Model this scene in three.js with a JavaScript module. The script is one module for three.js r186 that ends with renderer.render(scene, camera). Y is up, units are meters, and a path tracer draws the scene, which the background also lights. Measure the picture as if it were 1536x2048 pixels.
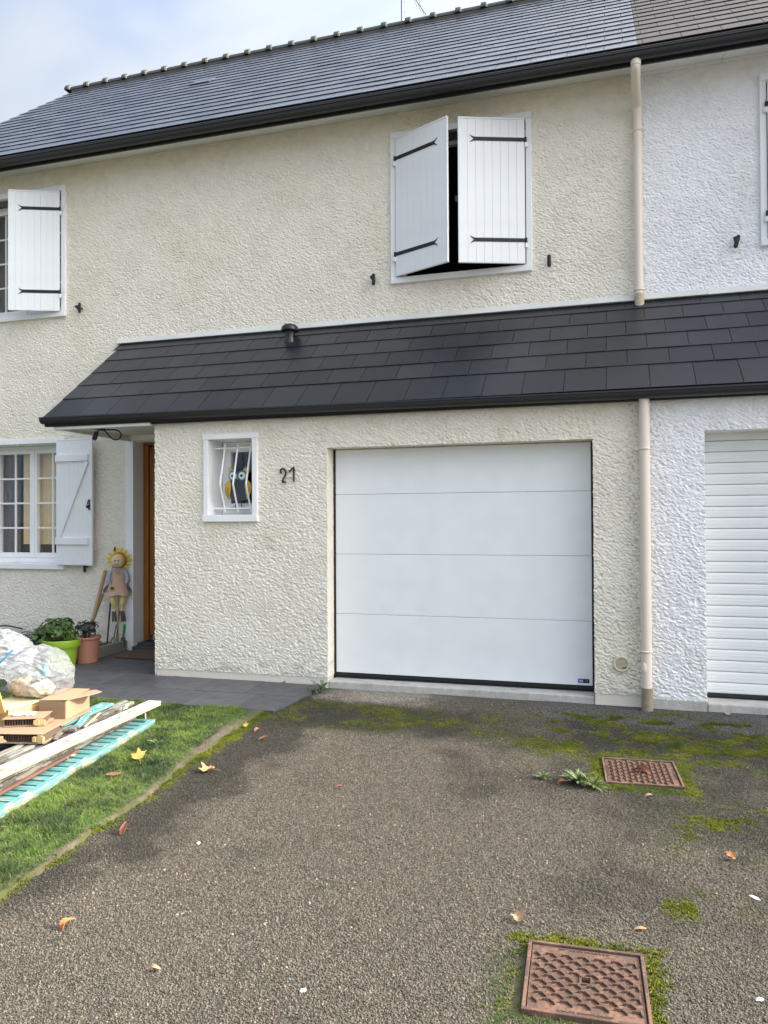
import * as THREE from 'three';
import { mergeGeometries, toCreasedNormals } from 'three/addons/utils/BufferGeometryUtils.js';
import { RoundedBoxGeometry } from 'three/addons/geometries/RoundedBoxGeometry.js';
import { ImprovedNoise } from 'three/addons/math/ImprovedNoise.js';

// ---------------------------------------------------------------- camera, sky, sun, exposure
const scene = new THREE.Scene();
const camera = new THREE.PerspectiveCamera(67.63, 3 / 4, 0.05, 900);
camera.rotation.order = 'YXZ';
camera.position.set(2.5545, 1.48, 6.8695);
camera.rotation.set(0.0117, 0.2904, -0.0052);
const EXPOSURE = 2.06;
const SUN_DIR = new THREE.Vector3(0.835, 0.52, -0.17).normalize();

const perlin = new ImprovedNoise();
const nz = (x, y, z = 0) => perlin.noise(x + 131.3, y + 57.7, z + 19.1);
const fbm = (x, y, z, o = 4) => { let s = 0, a = 0.5, f = 1; for (let i = 0; i < o; i++) { s += a * nz(x * f, y * f, z * f); a *= 0.5; f *= 2.03; } return s; };
function rng(seed) { let s = seed >>> 0; return () => { s = (s + 0x6d2b79f5) | 0; let t = Math.imul(s ^ (s >>> 15), 1 | s); t = (t + Math.imul(t ^ (t >>> 7), 61 | t)) ^ t; return ((t ^ (t >>> 14)) >>> 0) / 4294967296; }; }
const clamp = (v, a = 0, b = 1) => Math.min(b, Math.max(a, v));
const sstep = (a, b, x) => { const t = clamp((x - a) / (b - a)); return t * t * (3 - 2 * t); };
const lerp = (a, b, t) => a + (b - a) * t;

{
  const W = 2048, H = 1024, data = new Float32Array(W * H * 4);
  for (let j = 0; j < H; j++) for (let i = 0; i < W; i++) {
    const th = ((i + 0.5) / W - 0.5) * 2 * Math.PI, el = ((j + 0.5) / H - 0.5) * Math.PI;
    const y = Math.sin(el), c = Math.cos(el), x = c * Math.cos(th), z = c * Math.sin(th), k = (j * W + i) * 4;
    let r, g, b;
    if (y < -0.02) { r = 0.1; g = 0.1; b = 0.09; } else {
      const yy = Math.max(y, 0), t = Math.pow(yy, 0.6);
      r = lerp(0.16, 0.07, t); g = lerp(0.23, 0.165, t); b = lerp(0.335, 0.36, t);
      // thin broken cloud on a layer overhead
      const px = x / (yy + 0.22), pz = z / (yy + 0.22);
      const w = fbm(px * 0.9 + 3.1, pz * 0.9, 4.2, 3);
      let d = fbm(px * 1.25 + w * 1.1, pz * 1.6 + w, 1.7, 6) + 0.09;
      d = sstep(-0.14, 0.32, d);
      const cl = 0.88 * d;
      r = lerp(r, 0.31, cl); g = lerp(g, 0.335, cl); b = lerp(b, 0.365, cl);
      // haze lit around the veiled sun
      const mu = x * SUN_DIR.x + y * SUN_DIR.y + z * SUN_DIR.z, a = Math.acos(clamp(mu, -1, 1));
      const au = 3.6 * Math.exp(-a / 0.25) + 7.6 * Math.exp(-a / 0.38);
      r += au; g += au * 0.97; b += au * 0.92;
    }
    data[k] = r; data[k + 1] = g; data[k + 2] = b; data[k + 3] = 1;
  }
  const sky = new THREE.DataTexture(data, W, H, THREE.RGBAFormat, THREE.FloatType);
  sky.mapping = THREE.EquirectangularReflectionMapping; sky.magFilter = THREE.LinearFilter; sky.minFilter = THREE.LinearFilter; sky.needsUpdate = true;
  scene.background = sky; scene.environment = sky;
}
const sun = new THREE.DirectionalLight(new THREE.Color(1, 0.93, 0.82), 2.9);
sun.position.copy(SUN_DIR).multiplyScalar(60); sun.target.position.set(0, 0, 0);
sun.castShadow = true; sun.shadow.radius = 2.5; sun.shadow.mapSize.set(4096, 4096); sun.shadow.bias = -0.0004;
Object.assign(sun.shadow.camera, { left: -22, right: 22, top: 22, bottom: -22, near: 1, far: 140 });
scene.add(sun, sun.target);

// ---------------------------------------------------------------- object helpers
const taken = new Map();
function numbered(name) { const n = taken.get(name) || 0; taken.set(name, n + 1); return n ? name + '_' + String(n).padStart(3, '0') : name; }
function tag(o, label, category, group) { o.userData.label = label; o.userData.category = category; if (group) o.userData.group = group; return o; }
function thing(name, label, category, pos = [0, 0, 0], group) {
  const o = new THREE.Group(); o.name = numbered(name); o.position.set(...pos); scene.add(o); return tag(o, label, category, group);
}
function mesh(name, geo, mat, parent, pos, rot) {
  const m = new THREE.Mesh(Array.isArray(geo) ? merge(geo) : geo, mat);
  m.name = parent ? name : numbered(name); if (pos) m.position.set(...pos); if (rot) m.rotation.set(...rot);
  (parent || scene).add(m); return m;
}
function structure(name, geo, mat) { const m = mesh(name, geo, mat); m.userData.kind = 'structure'; return m; }
function bare(g) { // same attributes everywhere so that pieces can be merged
  if (g.index) g = g.toNonIndexed();
  for (const k of Object.keys(g.attributes)) if (!['position', 'normal', 'uv', 'color'].includes(k)) g.deleteAttribute(k);
  g.clearGroups(); return g;
}
function merge(list) {
  list = list.map(bare);
  const col = list.some((g) => g.attributes.color);
  for (const g of list) {
    if (!g.attributes.uv) g.setAttribute('uv', new THREE.BufferAttribute(new Float32Array(g.attributes.position.count * 2), 2));
    if (col && !g.attributes.color) g.setAttribute('color', new THREE.BufferAttribute(new Float32Array(g.attributes.position.count * 3).fill(1), 3));
  }
  return list.length === 1 ? list[0] : mergeGeometries(list);
}
function uvm(g, off = 0) { // uv in metres, projected along the dominant axis of each face
  g = bare(g); const p = g.attributes.position, n = g.attributes.normal, uv = new Float32Array(p.count * 2);
  for (let i = 0; i < p.count; i++) {
    const ax = Math.abs(n.getX(i)), ay = Math.abs(n.getY(i)), az = Math.abs(n.getZ(i));
    let u, v; if (ax >= ay && ax >= az) { u = p.getZ(i); v = p.getY(i); } else if (ay >= az) { u = p.getX(i); v = p.getZ(i); } else { u = p.getX(i); v = p.getY(i); }
    uv[2 * i] = u + off; uv[2 * i + 1] = v + off * 0.7;
  }
  g.setAttribute('uv', new THREE.BufferAttribute(uv, 2)); return g;
}
const T = (g, x = 0, y = 0, z = 0) => { g.translate(x, y, z); return g; };
const box = (w, h, d, x = 0, y = 0, z = 0, off = 0) => T(uvm(new THREE.BoxGeometry(w, h, d), off), x, y, z);
const rbox = (w, h, d, x = 0, y = 0, z = 0, r = 0.004) => T(uvm(new RoundedBoxGeometry(w, h, d, 1, Math.min(r, w / 2.1, h / 2.1, d / 2.1))), x, y, z);
const span = (x0, x1, y0, y1, z0, z1, r = 0) => (r ? rbox : box)(x1 - x0, y1 - y0, z1 - z0, (x0 + x1) / 2, (y0 + y1) / 2, (z0 + z1) / 2, r);
const cyl = (r0, r1, h, seg = 16, x = 0, y = 0, z = 0, open = false) => T(new THREE.CylinderGeometry(r0, r1, h, seg, 1, open), x, y, z);
const tube = (pts, r, seg = 40, rs = 8) => new THREE.TubeGeometry(new THREE.CatmullRomCurve3(pts.map((p) => new THREE.Vector3(...p))), seg, r, rs, false);
function rod(a, b, r0, r1 = r0, seg = 10) {
  const A = new THREE.Vector3(...a), B = new THREE.Vector3(...b), d = B.clone().sub(A);
  const g = new THREE.CylinderGeometry(r1, r0, d.length(), seg); g.applyQuaternion(new THREE.Quaternion().setFromUnitVectors(new THREE.Vector3(0, 1, 0), d.normalize()));
  return T(g, (A.x + B.x) / 2, (A.y + B.y) / 2, (A.z + B.z) / 2);
}
const extrude = (shape, depth, bevel = 0) => new THREE.ExtrudeGeometry(shape, { depth, bevelEnabled: bevel > 0, bevelThickness: bevel, bevelSize: bevel, bevelSegments: 1, curveSegments: 10 });
const poly = (pts) => { const s = new THREE.Shape(); pts.forEach((p, i) => (i ? s.lineTo(...p) : s.moveTo(...p))); return s; };
function paint(g, fn) { // per-vertex colour from position
  const p = g.attributes.position, c = new Float32Array(p.count * 3);
  for (let i = 0; i < p.count; i++) { const q = fn(p.getX(i), p.getY(i), p.getZ(i)); c[3 * i] = q[0]; c[3 * i + 1] = q[1]; c[3 * i + 2] = q[2]; }
  g.setAttribute('color', new THREE.BufferAttribute(c, 3)); return g;
}

// ---------------------------------------------------------------- textures (albedo and relief only)
function grid1(n, seed) { const r = rng(seed), a = new Float32Array(n * n); for (let i = 0; i < a.length; i++) a[i] = r(); return a; }
function vnoise(n, seed) { const a = grid1(n, seed); return (u, v) => { // tileable value noise, n cells per tile
  const x = u * n, y = v * n, i = Math.floor(x), j = Math.floor(y), fx = x - i, fy = y - j, sx = fx * fx * (3 - 2 * fx), sy = fy * fy * (3 - 2 * fy), m = (k) => ((k % n) + n) % n;
  const A = a[m(j) * n + m(i)], B = a[m(j) * n + m(i + 1)], C = a[m(j + 1) * n + m(i)], D = a[m(j + 1) * n + m(i + 1)];
  return lerp(lerp(A, B, sx), lerp(C, D, sx), sy); }; }
function vnoise2(nx, ny, seed) { const r = rng(seed), a = new Float32Array(nx * ny); for (let i = 0; i < a.length; i++) a[i] = r(); return (u, v) => {
  const x = u * nx, y = v * ny, i = Math.floor(x), j = Math.floor(y), fx = x - i, fy = y - j, sx = fx * fx * (3 - 2 * fx), sy = fy * fy * (3 - 2 * fy), mx = (k) => ((k % nx) + nx) % nx, my = (k) => ((k % ny) + ny) % ny;
  return lerp(lerp(a[my(j) * nx + mx(i)], a[my(j) * nx + mx(i + 1)], sx), lerp(a[my(j + 1) * nx + mx(i)], a[my(j + 1) * nx + mx(i + 1)], sx), sy); }; }
function tex(size, metres, fn, srgb = false) {
  const d = new Uint8Array(size * size * 4);
  for (let j = 0; j < size; j++) for (let i = 0; i < size; i++) { const c = fn((i + 0.5) / size, (j + 0.5) / size), k = (j * size + i) * 4; for (let q = 0; q < 3; q++) d[k + q] = 255 * clamp(srgb ? Math.pow(clamp(c[q]), 1 / 2.2) : c[q]); d[k + 3] = 255; }
  const t = new THREE.DataTexture(d, size, size, THREE.RGBAFormat); t.wrapS = t.wrapT = THREE.RepeatWrapping; t.magFilter = THREE.LinearFilter; t.minFilter = THREE.LinearMipmapLinearFilter; t.generateMipmaps = true;
  t.repeat.set(1 / metres, 1 / metres); if (srgb) t.colorSpace = THREE.SRGBColorSpace; t.needsUpdate = true; return t;
}
const g1 = (v) => [v, v, v];
const std = (color, o = {}) => new THREE.MeshStandardMaterial({ color: Array.isArray(color) ? new THREE.Color().setRGB(...color) : color, roughness: 0.7, ...o });
const phys = (color, o = {}) => new THREE.MeshPhysicalMaterial({ color: new THREE.Color().setRGB(...color), roughness: 0.4, ...o });
const TX = {};
{
  let a = vnoise(32, 1), b = vnoise(96, 2), c = vnoise(200, 3), e = vnoise(8, 4);
  const gf = vnoise2(44, 60, 41); TX.grit = tex(512, 0.5, (u, v) => g1(0.5 * Math.abs(2 * gf(u, v) - 1) + 0.25 * b(u, v) + 0.25 * c(u, v)));
  TX.mottle = tex(512, 1.7, (u, v) => { const m = 0.86 + 0.1 * e(u, v) + 0.08 * a(u, v) + 0.06 * c(u, v); return [m, m * 0.995, m * 0.985]; }, true);
  TX.plain = tex(256, 0.9, (u, v) => g1(0.93 + 0.045 * e(u, v) + 0.03 * c(u, v)), true);
  const s1 = vnoise2(6, 90, 5), s2 = vnoise2(14, 220, 6), s3 = vnoise(12, 7), s4 = vnoise(150, 8);
  TX.slate = tex(512, 0.8, (u, v) => g1(0.72 + 0.1 * s1(v, u) + 0.12 * s3(u, v) + 0.12 * s4(u, v)), true);
  TX.slateRough = tex(256, 0.8, (u, v) => g1(0.35 + 0.35 * s3(u, v) + 0.3 * s4(u, v)));
  TX.slateBump = tex(512, 0.8, (u, v) => g1(0.5 * s1(v, u) + 0.3 * s4(u, v) + 0.2 * s3(u, v)));
  const l1 = vnoise(9, 31), l2 = vnoise(40, 32), l3 = vnoise(120, 33);
  TX.lichen = tex(512, 1.1, (u, v) => { const q = sstep(0.5, 0.72, 0.55 * l1(u, v) + 0.45 * l2(u, v)), m = 0.62 + 0.3 * l3(u, v) + 0.12 * l1(u, v); return [m + 0.1 * q, m + 0.09 * q, m + 0.06 * q]; }, true);
  const w1 = vnoise2(3, 64, 9), w2 = vnoise2(8, 240, 10), w3 = vnoise(6, 11);
  TX.wood = tex(512, 0.5, (u, v) => { const q = 0.55 + 0.35 * w1(v, u + 0.03 * w3(u, v)) + 0.22 * w2(v, u); return [q, q * 0.93, q * 0.84]; }, true);       // grain along v
  TX.woodU = tex(512, 0.5, (u, v) => { const q = 0.55 + 0.35 * w1(u, v + 0.03 * w3(u, v)) + 0.22 * w2(u, v); return [q, q * 0.95, q * 0.88]; }, true);      // grain along u
  TX.woodBumpU = tex(512, 0.5, (u, v) => g1(0.6 * w1(u, v) + 0.4 * w2(u, v)));
  TX.woodBump = tex(512, 0.5, (u, v) => g1(0.6 * w1(v, u) + 0.4 * w2(v, u)));
  const p1 = vnoise2(5, 34, 12), p2 = vnoise2(22, 120, 13), p3 = vnoise(7, 14);
  const peel = (u, v) => 0.5 * p1(v, u) + 0.32 * p2(v, u) + 0.3 * p3(u, v);
  const peelTex = (col, bareC, th) => tex(512, 0.6, (u, v) => { const q = peel(u, v), m = sstep(th, th + 0.05, q), s = 0.86 + 0.2 * p2(v, u); return [0, 1, 2].map((i) => lerp(col[i] * s, bareC[i] * (0.55 + 0.7 * p2(v, u)), m)); }, true);
  TX.turq = peelTex([0.135, 0.36, 0.36], [0.5, 0.5, 0.44], 0.66);
  TX.turqEdge = peelTex([0.15, 0.36, 0.34], [0.4, 0.36, 0.27], 0.5);
  TX.weath = peelTex([0.3, 0.29, 0.25], [0.13, 0.11, 0.085], 0.5);
  TX.weathDark = peelTex([0.22, 0.2, 0.17], [0.085, 0.07, 0.055], 0.46);
  TX.whitePeel = peelTex([0.64, 0.62, 0.58], [0.33, 0.28, 0.21], 0.64);
  TX.peelBump = tex(512, 0.6, (u, v) => g1(1 - sstep(0.5, 0.62, peel(u, v)) * 0.5 - 0.4 * p2(v, u)));
  const k1 = vnoise(5, 15), k2 = vnoise(60, 16), k3 = vnoise2(4, 180, 17);
  TX.card = tex(512, 0.7, (u, v) => { const q = 0.8 + 0.08 * k1(u, v) + 0.07 * k2(u, v) + 0.07 * k3(u, v); return [q, q, q]; }, true);
  const q1 = vnoise(6, 18), q2 = vnoise(24, 19), q3 = vnoise(110, 20), q4 = vnoise(240, 21);
  TX.conc = tex(512, 1.0, (u, v) => { const m = 0.6 + 0.22 * q1(u, v) + 0.16 * q2(u, v) + 0.14 * q3(u, v); return [m, m * 0.98, m * 0.94]; }, true);
  TX.concBump = tex(512, 1.0, (u, v) => g1(0.4 * q2(u, v) + 0.6 * q3(u, v)));
  TX.paver = tex(512, 1.3, (u, v) => { const m = 0.55 + 0.3 * q1(u, v) + 0.25 * q2(u, v) + 0.14 * q3(u, v), s = sstep(0.62, 0.78, 0.5 * q2(u, v) + 0.5 * k1(u, v)) * 0.25; return [m + s, m + s, m * 1.03 + s]; }, true);
  TX.paverBump = tex(512, 1.3, (u, v) => g1(0.45 * q1(u, v) + 0.4 * q2(u, v) + 0.15 * q3(u, v)));
  TX.asph = tex(1024, 1.6, (u, v) => { const s = 0.45 * q4(u, v) + 0.4 * q3(v, u) + 0.15 * c(u, v), m = 0.5 + 0.9 * Math.pow(s, 1.6); return [m * 1.02, m, m * 0.93]; }, true);
  TX.asphBump = tex(1024, 1.6, (u, v) => g1(0.5 * q4(u, v) + 0.5 * q3(v, u)));
  const r1 = vnoise(40, 22), r2 = vnoise(10, 23), r3 = vnoise(160, 24);
  TX.rust = tex(512, 0.5, (u, v) => { const q = sstep(0.35, 0.75, 0.5 * r2(u, v) + 0.5 * r1(u, v)), s = 0.75 + 0.4 * r3(u, v); return [lerp(0.12, 0.235, q) * s, lerp(0.072, 0.125, q) * s, lerp(0.05, 0.082, q) * s]; }, true);
  TX.rustBump = tex(256, 0.25, (u, v) => g1(0.5 * r1(u, v) + 0.5 * r3(u, v)));
  const f1 = vnoise(14, 25), f2 = vnoise(70, 26);
  TX.sleeve = tex(128, 0.05, (u, v) => { const k = ((Math.floor(u * 4) + Math.floor(v * 4)) & 1) ? 0.72 : 0.1; return [k, k * 1.02, k * 1.1]; }, true);
  TX.cloth = tex(256, 0.12, (u, v) => { const q = 0.85 + 0.1 * f1(u, v) + 0.1 * f2(u, v); return [q, q, q]; }, true);
}
const M = {
  cream: std([0.87, 0.815, 0.705], { roughness: 0.95, vertexColors: true, map: TX.mottle, bumpMap: TX.grit, bumpScale: 0.0042 }),
  whiteR: std([0.93, 0.925, 0.9], { roughness: 0.95, vertexColors: true, map: TX.mottle, bumpMap: TX.grit, bumpScale: 0.0042 }),
  creamFlat: std([0.83, 0.78, 0.675], { roughness: 0.9, map: TX.mottle, bumpMap: TX.grit, bumpScale: 0.001 }),
  concF: std([0.74, 0.69, 0.59], { roughness: 0.9, map: TX.mottle, bumpMap: TX.concBump, bumpScale: 0.002 }),
  conc: std([0.55, 0.54, 0.52], { roughness: 0.9, map: TX.conc, bumpMap: TX.concBump, bumpScale: 0.003 }),
  pvc: std([0.9, 0.9, 0.89], { roughness: 0.38, map: TX.plain }),
  shut: std([0.9, 0.905, 0.9], { roughness: 0.42, map: TX.plain }),
  soffit: std([0.74, 0.74, 0.72], { roughness: 0.55, map: TX.mottle }),
  panel: std([0.89, 0.905, 0.905], { roughness: 0.32, map: TX.plain, bumpMap: TX.woodBumpU, bumpScale: 0.0004 }),
  roller: std([0.86, 0.875, 0.87], { roughness: 0.45, map: TX.plain }),
  rubber: std([0.012, 0.012, 0.013], { roughness: 0.6 }),
  iron: std([0.018, 0.018, 0.019], { roughness: 0.5, metalness: 0.2 }),
  gutter: std([0.026, 0.027, 0.029], { roughness: 0.42 }),
  pipe: std([0.8, 0.695, 0.585], { roughness: 0.5, map: TX.plain }),
  pipeFoot: std([0.36, 0.30, 0.22], { roughness: 0.75, map: TX.conc }),
  flash: std([0.66, 0.66, 0.62], { roughness: 0.6, map: TX.mottle }),
  shadedReveal: std([0.2, 0.19, 0.18], { roughness: 0.8, map: TX.mottle }),  // grey lining, darkened to hold the shade in the gap beside the shutters
  dark: std([0.02, 0.02, 0.022], { roughness: 0.9 }),
  deck: std([0.012, 0.012, 0.013], { roughness: 0.9 }),
  ridge: std([0.08, 0.085, 0.08], { roughness: 0.75, map: TX.conc }),
  sunlit_mortar: std([0.36, 0.34, 0.3], { roughness: 0.9, map: TX.conc }),  // mortar lightened by the sun that strikes the collar ends
  glass: phys([1, 1, 1], { roughness: 0.01, transmission: 1, thickness: 0, ior: 1.5 }),
  door: std([0.33, 0.135, 0.03], { roughness: 0.45, map: TX.wood, bumpMap: TX.woodBump, bumpScale: 0.001 }),
  handleWood: std([0.5, 0.36, 0.21], { roughness: 0.7, map: TX.wood }),
  metal: std([0.35, 0.36, 0.37], { roughness: 0.45, metalness: 0.8 }),
  number: std([0.03, 0.03, 0.034], { roughness: 0.45, metalness: 0.3 }),
};
const slateMats = [0, 1, 2, 3, 4].map((i) => std([0.088 + 0.01 * (i - 2), 0.094 + 0.01 * (i - 2), 0.112 + 0.01 * (i - 2)], { roughness: 0.5, map: TX.slate, roughnessMap: TX.slateRough, bumpMap: TX.slateBump, bumpScale: 0.0009 }));
const oldSlateMats = [0, 1, 2, 3].map((i) => std([0.088 + 0.006 * (i - 1.5), 0.08 + 0.006 * (i - 1.5), 0.078 + 0.006 * (i - 1.5)], { roughness: 0.93, map: TX.lichen, bumpMap: TX.slateBump, bumpScale: 0.001 }));
const lowSlateMats = [0, 1, 2, 3].map((i) => std([0.015 + 0.003 * (i - 1.5), 0.0175 + 0.003 * (i - 1.5), 0.023 + 0.003 * (i - 1.5)], { roughness: 0.36, map: TX.slate, bumpMap: TX.slateBump, bumpScale: 0.0008 }));
// the fall of the ground towards the camera
const gy = (z) => -0.075 - 0.032 * (z - 0.18);
const lawnY = (z) => gy(z) + 0.012;
const pathY = (z) => -0.05 - 0.036 * Math.max(0, z - 0.18);
// ---------------------------------------------------------------- ground under everything
{
  const g = new THREE.PlaneGeometry(700, 700); g.rotateX(-Math.PI / 2); g.translate(0, -0.43, 0);
  structure('ground', uvm(g), std([0.14, 0.135, 0.12], { roughness: 0.95, map: TX.conc }));
}

// ---------------------------------------------------------------- roughcast render: real relief
const OUT = 0.0088;
function relief(x, y, z) {
  const wx = 0.9 * nz(x * 19, y * 19, z * 19 + 40);
  const a = nz(x * 38 + wx, y * 53 + wx * 1.3, z * 40), b = nz(x * 62 + 5, y * 80 + wx, z * 70 + 9), c = nz(x * 11, y * 11, z * 11 + 77);
  return OUT * (1.15 * (0.5 - 1.5 * Math.abs(a) + 0.45 * a) + 0.65 * b + 0.22 * c);
}
function gridLines(a, b, breaks, step) {
  const k = [a, ...breaks.filter((v) => v > a + 1e-4 && v < b - 1e-4), b].sort((p, q) => p - q), r = [];
  for (let i = 0; i + 1 < k.length; i++) { if (k[i + 1] - k[i] < 1e-4) continue; const n = Math.max(1, Math.round((k[i + 1] - k[i]) / step)); for (let j = 0; j < n; j++) r.push(lerp(k[i], k[i + 1], j / n)); }
  r.push(b); return r;
}
function render(u0, u1, v0, v1, holes, P, step, col, flip = false) {
  const U = gridLines(u0, u1, holes.flatMap((h) => [h[0], h[1]]), step), V = gridLines(v0, v1, holes.flatMap((h) => [h[2], h[3]]), step * 0.82);
  const nu = U.length, nv = V.length, pos = new Float32Array(nu * nv * 3), uv = new Float32Array(nu * nv * 2), c = new Float32Array(nu * nv * 3), idx = [];
  for (let j = 0; j < nv; j++) for (let i = 0; i < nu; i++) {
    const k = j * nu + i, p = P(U[i], V[j]), n1 = relief(p[0] + 7.7, p[1], p[2]), n3 = relief(p[0], p[1], p[2]);
    pos[3 * k] = p[0] + n1 * 0.55; pos[3 * k + 1] = p[1] + relief(p[0], p[1] + 5.1, p[2]) * 0.4; pos[3 * k + 2] = p[2] + n3;
    uv[2 * k] = U[i]; uv[2 * k + 1] = V[j]; const q = col(p[0], p[1], p[2]); c[3 * k] = q[0]; c[3 * k + 1] = q[1]; c[3 * k + 2] = q[2];
  }
  for (let j = 0; j + 1 < nv; j++) for (let i = 0; i + 1 < nu; i++) {
    const mu = (U[i] + U[i + 1]) / 2, mv = (V[j] + V[j + 1]) / 2;
    if (holes.some((h) => mu > h[0] && mu < h[1] && mv > h[2] && mv < h[3])) continue;
    const a = j * nu + i, b = a + 1, d = a + nu, e = d + 1;
    flip ? idx.push(a, d, b, b, d, e) : idx.push(a, b, d, b, e, d);
  }
  const g = new THREE.BufferGeometry(); g.setAttribute('position', new THREE.BufferAttribute(pos, 3)); g.setAttribute('uv', new THREE.BufferAttribute(uv, 2)); g.setAttribute('color', new THREE.BufferAttribute(c, 3));
  g.setIndex(idx); g.computeVertexNormals(); return g;
}
// algae and dust in the hollows and in blotches of their own (no part in the light)
const stain = (x, y, z) => { const s = sstep(0.12, 0.5, fbm(x * 1.3, y * 0.8, z + 3, 4) + 0.12), t = sstep(0.25, 0.5, fbm(x * 5, y * 5, z + 8, 4) + 0.1); return [1 - 0.05 * s - 0.05 * t, 1 - 0.04 * s - 0.05 * t, 1 - 0.09 * s - 0.07 * t]; };
const pipeDirt = (x, y, x0) => sstep(0.1, 0.05, Math.abs(x - x0)) * sstep(0.16, 0.4, fbm(x * 42, y * 36, 5, 3) + 0.1);
const eaveStain = (y) => 0;
function creamCol(x, y, z) { const q = stain(x, y, z), d = z > -0.5 ? pipeDirt(x, y, 2.745) : 0; const foot = sstep(0.3, 0.02, y) * sstep(0.1, 0.4, fbm(x * 9, y * 14, 2, 4) + 0.15) * 0.25; const k = 1 - 0.38 * d - foot; return [q[0] * k, q[1] * k, q[2] * k * (1 - 0.08 * d)]; }
function whiteCol(x, y, z) { const q = stain(x, y, z), k = 1 - 0.25 * (z > -0.5 ? pipeDirt(x, y, 2.885) : 0); return [q[0] * k, q[1] * k * 1.0, q[2] * k * 1.05]; }

const ZF = 0.18, ZM = -1.08, XP = 2.82, STEP = 0.008;
const house = thing('terraced_house', 'cream roughcast house with closed white sectional garage door and two slate roofs', 'house', [0, 0, 0]);
const house2 = thing('terraced_house', 'white roughcast neighbouring house with ribbed white roller garage door, at the right edge', 'house', [0, 0, 0]);

// main wall of the cream house (z = ZM), the openings cut out
mesh('wall', [
  render(-5.3, XP, 3.6, 5.93, [[-5.5, -3.96, 4.09, 5.62], [0.32, 1.75, 4.09, 5.62]], (u, v) => [u, v, ZM], STEP, creamCol),
  render(-5.3, -1.8, -0.1, 3.6, [[-5.5, -3.98, 0.95, 2.5], [-2.98, -1.8, -0.1, 2.5]], (u, v) => [u, v, ZM], STEP, creamCol),
], M.cream, house);
// garage front and its returns
mesh('wall', [
  render(-1.845, XP, 0.02, 2.56, [[0.0, 2.4, 0.02, 2.165], [-1.255, -0.735, 1.52, 2.29]], (u, v) => [u, v, ZF], STEP, creamCol),
  render(ZM, ZF, -0.06, 2.56, [], (u, v) => [-1.845, v, u], 0.012, creamCol),
  render(-0.06, ZF, 0.02, 2.165, [], (u, v) => [0.0, v, u], STEP, creamCol, true),
  render(-0.06, ZF, 0.02, 2.165, [], (u, v) => [2.4, v, u], STEP, creamCol),
  render(0.0, 2.4, -0.06, ZF, [], (u, v) => [u, 2.165, v], STEP, creamCol),
], M.cream, house);
// the shell behind: gables, back wall, floors, lining
mesh('wall', [
  span(-6.35, -5.29, -0.4, 5.9, ZM - 0.3, ZM), span(-6.35, -6.05, -0.4, 5.9, -8.4, ZM - 0.3), span(-6.35, XP - 0.05, -0.4, 5.9, -8.7, -8.4),
].concat([uvm(extrude(poly([[-0.85, 5.9], [-4.28, 8.8], [-7.7, 5.9]]), 0.3)).rotateY(-Math.PI / 2).translate(-6.05, 0, 0)]), M.creamFlat, house);
mesh('wall', [span(XP - 0.05, XP + 0.05, -0.4, 5.9, -8.6, ZM - 0.05), uvm(extrude(poly([[-0.9, 5.9], [-4.28, 8.75], [-7.7, 5.9]]), 0.1)).rotateY(-Math.PI / 2).translate(XP + 0.05, 0, 0)], M.creamFlat, house);
for (const [a, b] of [[-1.835, 0.0], [2.4, XP]]) mesh('plinth', [span(a, b, -0.35, 0.03, ZF - 0.16, ZF - 0.004, 0.004)], M.concF, house);
mesh('threshold', [rbox(2.398, 0.3, 0.27, 1.2, -0.16, 0.035, 0.012)], M.conc, house);
// dark rooms behind the openings
const room = (x0, x1, y0, y1, z1, d = 1.8) => [span(x0 - 0.05, x0, y0, y1, z1 - d, z1), span(x1, x1 + 0.05, y0, y1, z1 - d, z1), span(x0, x1, y0 - 0.05, y0, z1 - d, z1), span(x0, x1, y1, y1 + 0.05, z1 - d, z1), span(x0 - 0.05, x1 + 0.05, y0 - 0.05, y1 + 0.05, z1 - d - 0.05, z1 - d)];
const dim = std([0.04, 0.04, 0.04], { roughness: 0.95 });
for (const r of [[0.0, 2.1, 3.6, 5.75, ZM - 0.22], [-5.9, -3.6, 3.6, 5.75, ZM - 0.22], [-5.9, -3.4, 0.3, 2.65, ZM - 0.22], [-1.5, -0.5, 1.2, 2.5, -0.12, 1.0]]) mesh('room', room(...r), dim, house);

// ---------------------------------------------------------------- white house (terrace goes on to the right)
mesh('wall', [
  render(XP, 4.7, 3.6, 5.93, [[3.96, 4.7, 4.09, 5.63]], (u, v) => [u, v, ZM], STEP, whiteCol),
  render(XP, 4.7, 0.0, 2.56, [[3.275, 4.7, 0.0, 2.2]], (u, v) => [u, v, ZF], STEP, whiteCol),
  render(-0.06, ZF, 0.0, 2.2, [], (u, v) => [3.275, v, u], STEP, whiteCol, true),
  render(3.275, 4.7, -0.06, ZF, [], (u, v) => [u, 2.2, v], STEP, whiteCol),
], M.whiteR, house2);
const whiteFlat = std([0.78, 0.79, 0.8], { roughness: 0.9, map: TX.mottle });
mesh('wall', [span(4.7, 16, -0.4, 2.5, ZF - 0.3, ZF - 0.002), span(4.7, 16, 2.5, 5.9, ZM - 0.3, ZM - 0.002), span(15.7, 16, -0.4, 5.9, -8.4, ZM - 0.3), span(XP + 0.05, 16, -0.4, 5.9, -8.7, -8.4), span(15.7, 16, -0.4, 2.5, ZM - 0.3, ZF - 0.3),
  uvm(extrude(poly([[-0.85, 5.9], [-4.28, 8.8], [-7.7, 5.9]]), 0.3)).rotateY(-Math.PI / 2).translate(16, 0, 0)], whiteFlat, house2);
mesh('plinth', [span(XP + 0.002, 3.275, -0.35, 0.005, ZF - 0.16, ZF + 0.006, 0.006)], M.conc, house2);
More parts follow.
